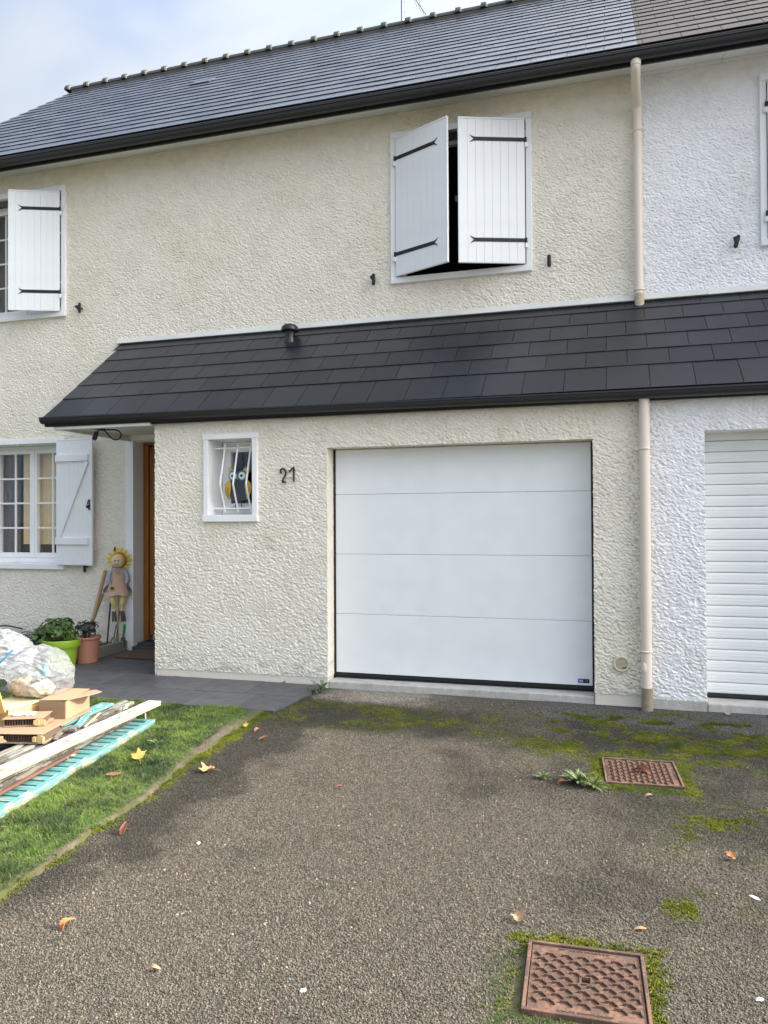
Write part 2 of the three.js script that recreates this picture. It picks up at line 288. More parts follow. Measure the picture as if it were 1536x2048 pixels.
mesh('threshold', [span(3.277, 5.7, -0.35, -0.01, -0.1, ZF - 0.002, 0.012)], M.conc, house2);
mesh('room', room(3.8, 5.6, 3.6, 5.75, ZM - 0.22), std([0.06, 0.06, 0.06], { roughness: 0.95 }), house2);

// ---------------------------------------------------------------- roofs
const UP = { a: 40 * Math.PI / 180, y: 5.87, z: -0.58, lift: 0.013 }, LO = { a: 38 * Math.PI / 180, y: 2.52, z: 0.35, lift: 0.0075 };
const onRoof = (R, x, s, n = 0) => [x, R.y + s * Math.sin(R.a) + n * Math.cos(R.a), R.z - s * Math.cos(R.a) + n * Math.sin(R.a)];
function deck(R, x0, x1, s0, s1, thick, n0) { const g = box(x1 - x0, s1 - s0, thick); g.rotateX(R.a - Math.PI / 2); const c = onRoof(R, (x0 + x1) / 2, (s0 + s1) / 2, n0 - thick / 2); return T(g, ...c); }
function slateGeos(w, h, n, seed) { const r = rng(seed); return Array.from({ length: n }, () => { const g = box(w, h, 0.006, 0, 0, 0, r() * 9); return g; }); }
function placeSlates(R, list, geos, mats, parent, seed, limit) {
  const r = rng(seed), rest = new Map(); let n = 0;
  for (const s of list) {
    const g = s.g || geos[Math.floor(r() * geos.length)], mi = Math.floor(r() * mats.length), lift = s.h < 0.25 ? 0.008 : R.lift, c = onRoof(R, s.x, s.s + s.h / 2, 0.006 + lift / 2 + r() * 0.0015), rx = R.a - Math.PI / 2 - lift / s.h + (r() - 0.5) * 0.006, rz = (r() - 0.5) * 0.004;
    if (n < limit) { mesh('slate', g, mats[mi], parent, c, [rx, 0, rz]); n++; }
    else { const q = g.clone(); q.applyMatrix4(new THREE.Matrix4().compose(new THREE.Vector3(...c), new THREE.Quaternion().setFromEuler(new THREE.Euler(rx, 0, rz)), new THREE.Vector3(1, 1, 1))); if (!rest.has(mi)) rest.set(mi, []); rest.get(mi).push(q); }
  }
  return rest;
}
function slateList(x0, x1, rows, gauge, s0, first, pitch, whole = 0) { // whole: slates run on across the party line, 1 left of it, 2 right of it
  const out = [];
  for (let k = 0; k < rows; k++) {
    const s = k ? s0 + gauge * (k - 1) : first, h = (k ? gauge : s0 - first) + 0.055, off = k % 2 ? pitch / 2 : 0;
    let a = Math.floor((x0 - 2.86 - off) / pitch) - 1;
    for (let x = 2.86 + off + a * pitch; x < x1 + pitch; x += pitch) {
      let l = Math.max(x, x0), rr = Math.min(x + pitch, x1); if (whole === 1) { if (x > XP - 0.03) continue; rr = x + pitch; } if (whole === 2) { if (x <= XP - 0.03) continue; l = x; } if (rr - l < 0.03) continue;
      const w = rr - l - 0.005; out.push({ x: (l + rr) / 2, s, h, g: w > pitch - 0.012 && k ? null : box(w, h, 0.006, 0, 0, 0, (k * 3.7 + x * 1.3) % 7) });
    }
  }
  return out;
}
const PITCH = 0.3455;
const LOROWS = 5, UPROWS = 18, UPG = 0.262;
{
  const lo = mesh('lean_to_roof', [deck(LO, -3.08, XP - 0.002, 0.02, 1.82, 0.04, 0.003), deck(LO, -3.075, XP - 0.002, 0.02, 1.8, 0.03, -0.05)], M.deck, house);
  const list = slateList(-3.09, XP, 5, 0.3, 0.44, 0.03, PITCH, 1).concat(slateList(-3.09, XP, 2, 0.3, 1.62, 1.36, PITCH, 1).filter((s) => s.s > 1.5).map((s) => ({ ...s, h: 0.2, g: box(s.g ? s.g.parameters?.width || PITCH - 0.005 : PITCH - 0.005, 0.2, 0.006) })));
  placeSlates(LO, list, slateGeos(PITCH - 0.005, 0.355, 6, 5), lowSlateMats, lo, 12, 300);
  const lo2 = mesh('lean_to_roof', [deck(LO, XP + 0.002, 16, 0.02, 1.82, 0.04, 0.003), deck(LO, 4.8, 16, 0.05, 1.82, 0.02, 0.025)], M.deck, house2);
  const list2 = slateList(XP, 4.85, 5, 0.3, 0.44, 0.03, PITCH, 2).concat(slateList(XP, 4.85, 2, 0.3, 1.62, 1.36, PITCH, 2).filter((s) => s.s > 1.5).map((s) => ({ ...s, h: 0.2, g: box(PITCH - 0.005, 0.2, 0.006) })));
  placeSlates(LO, list2, slateGeos(PITCH - 0.005, 0.355, 6, 6), lowSlateMats, lo2, 13, 300);
  const slope = 4.86;
  const up = mesh('main_roof', [deck(UP, -6.38, XP - 0.002, 0, slope, 0.06, 0.002), T(uvm(new THREE.BoxGeometry(XP + 6.38, 0.06, slope)).rotateX(-UP.a), (XP - 6.38) / 2, 7.4, -6.14)], M.deck, house);
  const ul = slateList(-6.42, XP - 0.001, UPROWS, UPG, 0.33, 0.05, PITCH);
  const cam = camera.position; ul.forEach((s) => { const c = onRoof(UP, s.x, s.s); s.d = Math.hypot(c[0] - cam.x, c[1] - cam.y, c[2] - cam.z); }); ul.sort((a, b) => a.d - b.d);
  const rest = placeSlates(UP, ul, slateGeos(PITCH - 0.005, UPG + 0.055, 8, 7), slateMats, up, 14, 300);
  for (const [mi, list] of rest) { const m = mesh('far_slates', list, slateMats[mi], up); m.userData.kind = 'stuff'; }
  const up2 = mesh('main_roof', [deck(UP, XP + 0.002, 16, 0, slope, 0.06, 0.002), deck(UP, 4.9, 16, 0.05, slope, 0.02, 0.025), T(uvm(new THREE.BoxGeometry(16 - XP, 0.06, slope)).rotateX(-UP.a), (XP + 16) / 2, 7.4, -6.14)], M.deck, house2);
  const ul2 = slateList(XP - 0.003, 4.95, UPROWS, UPG, 0.33, 0.05, PITCH).sort((a, b) => a.s - b.s);
  placeSlates(UP, ul2, slateGeos(PITCH - 0.005, UPG + 0.055, 6, 8), oldSlateMats, up2, 15, 300);
  // a slate that carries a small raised ventilator
  { const c = onRoof(UP, -3.05, 3.0, 0.026); const g = [rbox(0.33, 0.24, 0.014, 0, 0, 0, 0.004)]; mesh('roof_ventilator', g, slateMats[2], up, c, [UP.a - Math.PI / 2 - 0.02, 0, 0]); }
  // ridge tiles with collars
  const half = (r, l, seg = 10) => { const g = new THREE.CylinderGeometry(r, r, l, seg, 1, false, 0, Math.PI); g.rotateZ(Math.PI / 2); return g; };
  const tileG = uvm(half(0.092, 0.376)), collarG = uvm(half(0.122, 0.075)), faceG = uvm(half(0.102, 0.016));
  const rp = onRoof(UP, 0, slope - 0.03, 0);
  const R0 = rng(77);
  for (let x = -6.45, k = 0; x < 4.7; x += 0.382, k++) {
    const cream = x < XP - 0.2, par = cream ? up : up2;
    const t = mesh('ridge_tile', tileG, M.ridge, par, [x + 0.19, rp[1] + 0.005, rp[2]], [(R0() - 0.5) * 0.04, 0, (R0() - 0.5) * 0.012]);
    if (cream) { mesh('ridge_collar', collarG, M.ridge, up, [x, rp[1] + 0.006, rp[2]]); mesh('sunlit_mortar', faceG, M.sunlit_mortar, up, [x + 0.047, rp[1] + 0.005, rp[2]]); }  // pale ring puts sunlight on the right face of each collar into the colour
  }
  mesh('ridge_bedding', [span(-6.36, XP - 0.01, rp[1] - 0.09, rp[1] - 0.005, rp[2] - 0.1, rp[2] + 0.09)], M.ridge, up);
}
// flashing along the head of the lean-to
for (const [h, a, b] of [[house, -3.17, -0.25], [house, -0.247, XP - 0.003], [house2, XP + 0.003, 3.45], [house2, 3.453, 16]])
  mesh('flashing', [uvm(extrude(poly([[0, 0], [0.05, 0.005], [0.05, 0.012], [0.012, 0.07], [0.0, 0.075]]), b - a)).rotateY(Math.PI / 2).scale(1, 1, -1).translate(a, 3.632 + (a > -0.3 && a < 3.45 ? 0.002 : 0), ZM + 0.004)].map((g) => { g = g.index ? g.toNonIndexed() : g; g.computeVertexNormals(); return g; }), M.flash, h);
{ // dark capping strip under it
}

// ---------------------------------------------------------------- gutters, fascias, soffits
function gutterGeo(x0, x1, r, drop) {
  const s = new THREE.Shape(), n = 14; // half round with a rolled front lip
  for (let i = 0; i <= n; i++) { const t = Math.PI * (1 + i / n); const p = [Math.cos(t) * r, Math.sin(t) * r]; i ? s.lineTo(...p) : s.moveTo(...p); }
  s.lineTo(r + 0.014, 0.002); s.lineTo(r + 0.014, 0.014); s.lineTo(r - 0.006, 0.014); s.lineTo(r - 0.005, 0);
  for (let i = n; i >= 0; i--) { const t = Math.PI * (1 + i / n); s.lineTo(Math.cos(t) * (r - 0.004), Math.sin(t) * (r - 0.004)); }
  let g = new THREE.ExtrudeGeometry(s, { depth: x1 - x0, bevelEnabled: false }); // shape x -> world z, shape y -> world y, depth -> world x
  const m = new THREE.Matrix4().makeBasis(new THREE.Vector3(0, 0, 1), new THREE.Vector3(0, 1, 0), new THREE.Vector3(1, 0, 0));
  g.applyMatrix4(m); const idx = []; g = bare(g); const p = g.attributes.position; // mirror basis: turn the faces round
  for (let i = 0; i < p.count; i += 3) for (const at of Object.values(g.attributes)) for (let q = 0; q < at.itemSize; q++) { const t = at.array[(i + 1) * at.itemSize + q]; at.array[(i + 1) * at.itemSize + q] = at.array[(i + 2) * at.itemSize + q]; at.array[(i + 2) * at.itemSize + q] = t; }
  g.computeVertexNormals(); g = toCreasedNormals(g, 0.6);
  if (drop) g.applyMatrix4(new THREE.Matrix4().makeRotationZ(drop));
  return T(g, x0, 0, 0);
}
{
  const ug = mesh('gutter', [gutterGeo(-6.5, XP, 0.054, 0)], M.gutter, house, [0, 5.848, -0.642]);
  mesh('fascia', [span(-6.4, XP, 5.782, 5.875, -0.725, -0.705)], M.gutter, house);
  mesh('gutter', [gutterGeo(XP + 0.001, 16, 0.054, 0)], M.gutter, house2, [0, 5.848, -0.642]);
  mesh('fascia', [span(XP + 0.001, 16, 5.782, 5.875, -0.725, -0.705)], M.gutter, house2);
  const soff = (a, b) => { const g = box(b - a, 0.4, 0.012); g.rotateX(-Math.PI / 2 + 0.29); return T(g, (a + b) / 2, 5.862, -0.905); };
  for (const [a, b] of [[-6.4, -2.21], [-2.205, 1.0], [1.005, XP - 0.002]]) mesh('soffit', [soff(a, b)], M.soffit, house);
  for (const [a, b] of [[XP + 0.002, 3.6], [3.605, 16]]) { mesh('soffit', [soff(a, b)], M.pvc, house2); mesh('soffit_trim', [span(a, b, 5.875, 5.9, ZM, ZM + 0.035, 0.004)], M.pvc, house2); }
  const brk = [];
  const lg = mesh('gutter', [gutterGeo(-3.1, XP, 0.052, 0)], M.gutter, house, [0, 2.535, 0.292], [0, 0, -0.0055]);
  mesh('gutter_end', [T(new THREE.CylinderGeometry(0.053, 0.053, 0.006, 18, 1, false, -Math.PI / 2, Math.PI).rotateX(Math.PI / 2).rotateY(Math.PI / 2).rotateX(0), -3.103, 0.0, 0)], M.gutter, lg);
  mesh('gutter', [gutterGeo(XP + 0.001, 16, 0.052, 0)], M.gutter, house2, [0, 2.5195, 0.292]);
  mesh('fascia', [span(-3.0, XP, 2.458, 2.53, 0.215, 0.235)], M.gutter, house);
  mesh('fascia', [span(XP + 0.001, 16, 2.458, 2.53, 0.215, 0.235)], M.gutter, house2);
  // porch ceiling boards and the beam over the door
  const c = box(1.14, 0.014, 1.3); c.rotateX(0.05); mesh('porch_ceiling', [T(c, -2.42, 2.5, -0.42), span(-2.99, -1.85, 2.44, 2.475, 0.2, 0.27, 0.004), span(-3.0, -2.985, 2.45, 2.56, ZM + 0.01, 0.2)], M.soffit, house);
}

// ---------------------------------------------------------------- downpipes
function downpipe(parent, x, zc, yTop, yBot, r, footH, brackets, upper) {
  const main = [cyl(r, r, yTop - yBot - footH, 20, x, (yTop + yBot + footH) / 2, zc)];
  const d = mesh('downpipe', main, M.pipe, parent);
  mesh('pipe_shoe', [cyl(r + 0.004, r + 0.004, footH, 20, x + 0.004, yBot + footH / 2, zc)], upper ? std([0.6, 0.5, 0.37], { roughness: 0.6, map: TX.conc }) : M.pipeFoot, d);
  for (const y of brackets) { const t = new THREE.TorusGeometry(r + 0.002, 0.007, 6, 24); t.rotateX(Math.PI / 2); mesh('pipe_collar', [T(t, x, y, zc), box(0.022, 0.02, 0.02, x - r - 0.016, y, zc), box(0.022, 0.02, 0.02, x + r + 0.016, y, zc), rod([x, y, zc], [x, y, zc - 0.09], 0.005)], M.pipe, d); }
  return d;
}
{
  const d1 = downpipe(house, 2.822, ZM + 0.07, 5.58, 3.545, 0.041, 0.15, [5.3, 3.73], true);
  const elb = tube([[2.80, 5.775, -0.66], [2.80, 5.735, -0.665], [2.802, 5.66, -0.76], [2.815, 5.58, -0.92], [2.822, 5.53, -0.995], [2.822, 5.45, ZM + 0.07], [2.822, 5.4, ZM + 0.07]], 0.043, 40, 18);
  mesh('pipe_elbow', [elb, cyl(0.047, 0.047, 0.05, 20, 2.80, 5.775, -0.66)], M.pipe, d1);
  const d2 = downpipe(house, 2.812, ZF + 0.065, 2.48, -0.115, 0.043, 0.22, [2.06, 0.4], false);
  d2.rotation.z = 0; mesh('pipe_dent', [T(new THREE.SphereGeometry(0.02, 10, 8).scale(1, 2.2, 0.4), 2.795, 0.27, ZF + 0.105)], M.pipe, d2);
}
// antenna behind the ridge
{
  const a = mesh('antenna_mast', [rod([-0.53, 8.6, -4.6], [-0.53, 11.4, -4.6], 0.022), rod([-0.49, 8.6, -4.62], [-0.49, 11.4, -4.62], 0.008)], M.metal, house);
  const el = [rod([-0.53, 9.95, -4.6], [-0.15, 9.33, -4.6], 0.009), rod([-0.42, 9.9, -4.6], [-0.2, 9.62, -4.5], 0.02)];
  for (let i = 0; i < 5; i++) el.push(rod([-0.5 + i * 0.07, 9.9 - i * 0.115, -4.85], [-0.5 + i * 0.07, 9.9 - i * 0.115, -4.35], 0.004));
  mesh('antenna_boom', el, M.metal, a);
}
// cowl of a ventilation duct through the lean-to
{
  const prof = [[0.0, 0.09], [0.035, 0.088], [0.07, 0.075], [0.092, 0.05], [0.098, 0.02], [0.096, 0.004], [0.07, 0.0], [0.055, -0.004], [0.053, -0.07], [0.058, -0.072], [0.06, -0.105], [0.066, -0.108], [0.068, -0.16], [0.06, -0.2]].map((p) => new THREE.Vector2(...p));
  const c = mesh('roof_vent', [new THREE.LatheGeometry(prof, 28)], std([0.014, 0.015, 0.017], { roughness: 0.25 }), house, [-0.815, 3.555, -0.84]);
  mesh('flashing', [T(cyl(0.07, 0.085, 0.012, 24).rotateX(0.66), 0, -0.175, 0.01)], M.gutter, c);
}
// ---------------------------------------------------------------- garage doors
{
  const g = mesh('garage_door', [span(0.018, 2.38, 0.03, 2.17, -0.1, -0.03)], M.panel, house);
  const rows = [[0.042, 0.6], [0.6, 1.1665], [1.1665, 1.7325], [1.7325, 2.16]];
  for (const [a, b] of rows) {
    const p = [rbox(2.36, b - a - 0.0022, 0.03, 1.199, (a + b) / 2, -0.0145, 0.004)];
    const q = mesh('door_panel', p, M.panel, g); q.rotation.y = (rows.findIndex((e) => e[0] === a) - 1.5) * 0.0006;
  }
  mesh('bottom_seal', [rbox(2.39, 0.04, 0.07, 1.2, 0.019, -0.035, 0.01), box(2.39, 0.006, 0.012, 1.2, 0.02, 0.004)], M.rubber, g);
  mesh('side_seal', [span(0.001, 0.018, 0.0, 2.165, -0.1, 0.012), span(2.381, 2.399, 0.0, 2.165, -0.1, 0.004)], M.rubber, g);
  const cv = document.createElement('canvas'); cv.width = 192; cv.height = 64; const x = cv.getContext('2d');
  x.fillStyle = '#1d3f86'; x.fillRect(0, 0, 110, 64); x.fillStyle = '#14161c'; x.fillRect(110, 0, 82, 64); x.fillStyle = '#d8e4f4'; x.font = 'bold 42px sans-serif'; x.fillText('TBS', 14, 47); x.fillStyle = '#8e8a88'; x.font = 'bold 40px sans-serif'; x.fillText('/K', 128, 46);
  const ct = new THREE.CanvasTexture(cv); ct.colorSpace = THREE.SRGBColorSpace;
  mesh('maker_plate', [new THREE.PlaneGeometry(0.096, 0.036)], std([1, 1, 1], { map: ct, roughness: 0.4 }), g, [2.303, 0.083, 0.0045]);
}
{
  const g = mesh('roller_door', [span(3.277, 5.7, 0.0, 2.25, -0.12, -0.06)], M.dark, house2);
  const prof = poly([[0, 0], [0.010, 0.004], [0.0125, 0.02], [0.0105, 0.024], [0.0125, 0.028], [0.0135, 0.047], [0.0115, 0.051], [0.0135, 0.055], [0.0125, 0.075], [0.010, 0.08], [0.009, 0.087], [0.0, 0.0895]]);
  const sg = uvm(extrude(prof, 1.5)).rotateY(Math.PI / 2).scale(1, 1, -1); const sgn = sg; { const p = sgn.attributes.position; for (let i = 0; i < p.count; i += 3) for (const at of Object.values(sgn.attributes)) for (let q = 0; q < at.itemSize; q++) { const t = at.array[(i + 1) * at.itemSize + q]; at.array[(i + 1) * at.itemSize + q] = at.array[(i + 2) * at.itemSize + q]; at.array[(i + 2) * at.itemSize + q] = t; } sgn.computeVertexNormals(); }
  for (let y = 0.03; y < 2.2; y += 0.0915) mesh('roller_slat', sgn, M.roller, g, [3.28, y, -0.055]);
  mesh('bottom_seal', [span(3.28, 5.6, 0.0, 0.03, -0.07, -0.035, 0.004)], M.rubber, g);
  mesh('guide_rail', [span(3.278, 3.292, 0.0, 2.2, -0.06, 0.0)], M.pvc, g);
}

// ---------------------------------------------------------------- windows
// trim stands proud of the render; the casements sit back in the reveal
function windowSet(parent, x0, x1, y0, y1, z, o) {
  const { t = 0.058, proud = 0.035, rec = 0.2, sill = 0.065, head = 0.065, cols = 2, rows = 4, sash = 0.055, over = 0 } = o, fz = z - rec;
  const ix0 = x0 + t, ix1 = x1 - t, iy0 = y0 + sill, iy1 = y1 - head;
  const w = mesh('window', [ // outer trim, reveal lining
    span(x0, ix0, iy0, iy1, z - 0.02, z + proud, 0.004), span(ix1, x1, iy0, iy1, z - 0.02, z + proud, 0.004), span(x0 - over, x1 + over, iy1 + 0.0005, y1, z - 0.02, z + proud + 0.004, 0.004), span(x0 - over, x1 + over, y0, iy0 - 0.0005, z - 0.02, z + proud + 0.012, 0.005),
  ], M.pvc, parent);
  mesh('reveal', [span(ix0 - 0.012, ix0 - 0.001, iy0, iy1, fz, z - 0.02), span(ix1 + 0.001, ix1 + 0.012, iy0, iy1, fz, z - 0.02), span(ix0, ix1, iy1 + 0.001, iy1 + 0.012, fz, z - 0.02), span(ix0, ix1, iy0 - 0.012, iy0 - 0.001, fz - 0.02, z - 0.02)], o.casements === undefined && !o.rec ? M.shadedReveal : o.casements === 0 ? M.shadedReveal : M.pvc, w);
  const fr = 0.045, n = o.casements ?? 2;
  const frame = [span(ix0, ix1, iy1 - fr, iy1, fz - 0.06, fz, 0.004), span(ix0, ix1, iy0, iy0 + fr + 0.02, fz - 0.06, fz + 0.012, 0.004), span(ix0, ix0 + fr, iy0 + fr + 0.02, iy1 - fr, fz - 0.06, fz, 0.004), span(ix1 - fr, ix1, iy0 + fr + 0.02, iy1 - fr, fz - 0.06, fz, 0.004)];
  mesh('window_frame', frame, M.pvc, w);
  const ax0 = ix0 + fr, ax1 = ix1 - fr, ay0 = iy0 + fr + 0.02, ay1 = iy1 - fr, cw = (ax1 - ax0) / n;
  for (let k = 0; k < n; k++) {
    const a = ax0 + k * cw, b = a + cw, c = [];
    c.push(span(a, b, ay1 - sash, ay1 - 0.001, fz - 0.05, fz + 0.018, 0.006), span(a, b, ay0 + 0.001, ay0 + sash + 0.01, fz - 0.05, fz + 0.018, 0.006), span(a + 0.001, a + sash, ay0 + sash + 0.01, ay1 - sash, fz - 0.05, fz + 0.018, 0.006), span(b - sash, b - 0.001, ay0 + sash + 0.01, ay1 - sash, fz - 0.05, fz + 0.018, 0.006));
    const gx0 = a + sash, gx1 = b - sash, gy0 = ay0 + sash + 0.01, gy1 = ay1 - sash;
    for (let i = 1; i < cols; i++) { const x = lerp(gx0, gx1, i / cols); c.push(span(x - 0.011, x + 0.011, gy0, gy1, fz - 0.018, fz + 0.006, 0.003)); }
    for (let j = 1; j < rows; j++) { const y = lerp(gy0, gy1, j / rows); for (let i = 0; i < cols; i++) c.push(span(lerp(gx0, gx1, i / cols) + (i ? 0.011 : 0), lerp(gx0, gx1, (i + 1) / cols) - (i + 1 < cols ? 0.011 : 0), y - 0.011, y + 0.011, fz - 0.017, fz + 0.005, 0.003)); }
    mesh('casement', c, M.pvc, w);
    for (let j = 0; j < rows; j++) for (let i = 0; i < cols; i++) mesh('pane', span(lerp(gx0, gx1, i / cols) + 0.004, lerp(gx0, gx1, (i + 1) / cols) - 0.004, lerp(gy0, gy1, j / rows) + 0.004, lerp(gy0, gy1, (j + 1) / rows) - 0.004, fz - 0.024, fz - 0.02), M.glass, w);
    if (k === 0 && n === 2) mesh('cover_strip', span(b - 0.022, b + 0.022, ay0 + 0.004, ay1 - 0.004, fz + 0.0185, fz + 0.028, 0.003), M.pvc, w);
  }
  return w;
}
windowSet(house, 0.28, 1.787, 4.04, 5.683, ZM, { casements: 0 });
windowSet(house, -5.47, -3.923, 4.04, 5.675, ZM, {});
const lowWin = windowSet(house, -5.28, -3.93, 0.9, 2.535, ZM, { t: 0.045, rec: 0.22, over: 0.0 });
mesh('air_inlet', [span(-5.0, -4.78, 2.395, 2.41, ZM - 0.22, ZM - 0.21), span(-4.6, -4.38, 2.395, 2.41, ZM - 0.22, ZM - 0.21)], std([0.5, 0.5, 0.5]), lowWin);
mesh('shutter_stop', [T(new THREE.SphereGeometry(0.028, 12, 8).scale(1, 0.4, 1), -4.66, 2.46, ZM + 0.0), T(new THREE.SphereGeometry(0.028, 12, 8).scale(1, 0.4, 1), -4.66, 0.99, ZM + 0.02), cyl(0.007, 0.007, 0.04, 8, -4.66, 0.975, ZM + 0.02)], M.pvc, lowWin);
windowSet(house2, 3.922, 5.43, 4.06, 5.693, ZM, {});
// something pale just inside the dark upper window
mesh('window_handle', [box(0.03, 0.06, 0.02, 0.965, 4.965, ZM - 0.175), rod([0.99, 4.99, ZM - 0.16], [1.05, 4.93, ZM - 0.15], 0.008), rod([0.99, 4.97, ZM - 0.16], [1.04, 5.02, ZM - 0.15], 0.008)], M.metal, house);

// barred window of the garage front
{
  const z = ZF, x0 = -1.288, x1 = -0.7, y0 = 1.48, y1 = 2.335;
  const fz = z - 0.26;
  const w = mesh('window', [span(x0 + 0.006, -1.23, 1.548, 2.282, z - 0.02, z + 0.03, 0.004), span(-0.758, x1 - 0.004, 1.548, 2.282, z - 0.02, z + 0.03, 0.004), span(x0, x1, 2.2825, y1, z - 0.02, z + 0.036, 0.004), span(x0, x1, y0, 1.5475, z - 0.02, z + 0.042, 0.005),
    span(-1.242, -1.231, 1.548, 2.282, fz, z - 0.02), span(-0.757, -0.746, 1.548, 2.282, fz, z - 0.02), span(-1.23, -0.758, 2.283, 2.294, fz, z - 0.02), span(-1.23, -0.758, 1.535, 1.547, fz - 0.02, z - 0.02)], M.pvc, house);
  mesh('window_frame', [span(-1.23, -1.19, 1.548, 2.282, fz - 0.05, fz, 0.004), span(-0.8, -0.758, 1.548, 2.282, fz - 0.05, fz, 0.004), span(-1.19, -0.8, 2.24, 2.282, fz - 0.05, fz, 0.004), span(-1.19, -0.8, 1.548, 1.6, fz - 0.05, fz + 0.012, 0.004),
    span(-1.185, -1.125, 1.602, 2.238, fz - 0.04, fz + 0.016, 0.005), span(-0.865, -0.803, 1.602, 2.238, fz - 0.04, fz + 0.016, 0.005), span(-1.125, -0.865, 2.18, 2.238, fz - 0.04, fz + 0.016, 0.005), span(-1.125, -0.865, 1.602, 1.665, fz - 0.04, fz + 0.016, 0.005)], M.pvc, w);
  mesh('pane', span(-1.127, -0.863, 1.663, 2.182, fz - 0.014, fz - 0.01), M.glass, w);
  // grille: two rails, three rods bent outwards
  const gz = 0.08;
  const g = mesh('window_grille', [span(-1.23, -0.758, 2.2, 2.214, gz - 0.007, gz + 0.005)], M.pvc, house);
  mesh('grille_rail', [span(-1.23, -0.758, 1.604, 1.62, gz - 0.012, gz + 0.02)], M.pvc, g);
  for (const x of [-1.108, -0.968, -0.828]) mesh('grille_bar', [rod([x, 2.255, gz - 0.002], [x, 1.845, gz + 0.112], 0.0095, 0.0095, 8), rod([x, 1.575, gz + 0.002], [x, 1.845, gz + 0.112], 0.0095, 0.0095, 8), T(new THREE.SphereGeometry(0.0096, 8, 6), x, 1.845, gz + 0.112)], M.pvc, g);
}

// ---------------------------------------------------------------- shutters: local x runs from the hinge, z is the outer face
function shutter(parent, pos, turn, w, h, dir, brace) {
  const nb = 8, th = 0.026, bw = (w - 0.012) / nb;
  const s = mesh('shutter', [span(0, w, h - 0.02, h, -0.005, th + 0.003, 0.003), span(0, w, 0, 0.008, 0, th), span(w - 0.012, w, 0, h - 0.02, 0, th + 0.002, 0.003)].map((g) => (dir < 0 ? flipX(g) : g)), M.shut, parent, pos, [0, turn, 0]);
  const R = rng(Math.round(pos[0] * 100) & 1023);
  for (let i = 0; i < nb; i++) { const g = rbox(bw - 0.0012, h - 0.029, th - R() * 0.001, 0, 0, 0, 0.0025); mesh('board', g, M.shut, s, [dir * (bw * (i + 0.5)), (h - 0.02) / 2 + 0.004, th / 2]); }
  if (!brace) for (const y of [0.235, h - 0.225]) {
    const L = w - 0.12, sh = new THREE.Shape(); // fish-tail strap
    sh.moveTo(-0.012, -0.019); sh.lineTo(L - 0.05, -0.019); sh.quadraticCurveTo(L - 0.03, -0.022, L, -0.042); sh.quadraticCurveTo(L - 0.022, -0.012, L - 0.045, 0); sh.quadraticCurveTo(L - 0.022, 0.012, L, 0.042); sh.quadraticCurveTo(L - 0.03, 0.022, L - 0.05, 0.019); sh.lineTo(-0.012, 0.019);
    const g = [T(bare(extrude(sh, 0.005)), 0, y, th)];
    for (const q of [0.1, 0.36, 0.62, 0.88]) g.push(T(new THREE.CylinderGeometry(0.009, 0.01, 0.006, 8).rotateX(Math.PI / 2), L * q * 0.95, y, th + 0.007));
    g.push(cyl(0.012, 0.012, 0.05, 10, -0.008, y, th + 0.004));
    mesh('strap_hinge', g.map((q) => (dir < 0 ? flipX(bare(q)) : q)), M.iron, s);
    mesh('hinge_pin', [rbox(0.03, 0.05, 0.03, dir * -0.014, y - 0.052, th + 0.002, 0.005)], M.pvc, s);
  } else {
    const rail = (y, k) => mesh('brace_rail', [rbox(w - 0.05, 0.085, 0.028, dir * (w / 2 - 0.02), y, th + 0.0135, 0.006)], M.shut, s);
    rail(h - 0.235); rail(0.29);
    const a = [dir * 0.05, 0.3325], b = [dir * (w - 0.06), h - 0.278], dx = b[0] - a[0], dy = b[1] - a[1], l = Math.hypot(dx, dy);
    const g = rbox(l - 0.01, 0.05, 0.022, 0, 0, 0, 0.005); g.rotateZ(Math.atan2(dy, dx)); mesh('diagonal_brace', [T(g, (a[0] + b[0]) / 2, (a[1] + b[1]) / 2, th + 0.0115)], M.shut, s);
    mesh('latch', [rbox(0.02, 0.13, 0.012, dir * (w - 0.035), h * 0.475, th + 0.008, 0.004), rbox(0.035, 0.035, 0.03, dir * (w - 0.05), h * 0.46, th + 0.018, 0.008), rod([dir * (w - 0.035), h * 0.515, th + 0.02], [dir * (w - 0.042), h * 0.475, th + 0.035], 0.006)], M.iron, s);
    mesh('latch_plate', [rbox(0.016, 0.05, 0.008, dir * (w - 0.033), h * 0.495, th + 0.018, 0.003)], M.metal, s);
  }
  return s;
}
function flipX(g) { g = bare(g); g.applyMatrix4(new THREE.Matrix4().makeScale(-1, 1, 1)); const p = g.attributes.position; for (let i = 0; i < p.count; i += 3) for (const at of Object.values(g.attributes)) for (let q = 0; q < at.itemSize; q++) { const t = at.array[(i + 1) * at.itemSize + q]; at.array[(i + 1) * at.itemSize + q] = at.array[(i + 2) * at.itemSize + q]; at.array[(i + 2) * at.itemSize + q] = t; } return g; }
const D = Math.PI / 180;
shutter(house, [0.356, 4.11, ZM + 0.04], -24.7 * D, 0.69, 1.495, 1);
shutter(house, [1.715, 4.11, ZM + 0.04], 20 * D, 0.69, 1.495, -1);
shutter(house, [-3.99, 4.1, ZM + 0.04], 22 * D, 0.61, 1.49, -1);
shutter(house, [-4.0, 0.962, ZM + 0.07], -4 * D, 0.55, 1.54, 1, true);
shutter(house2, [3.995, 4.12, ZM + 0.032], -28 * D, 0.69, 1.495, 1);
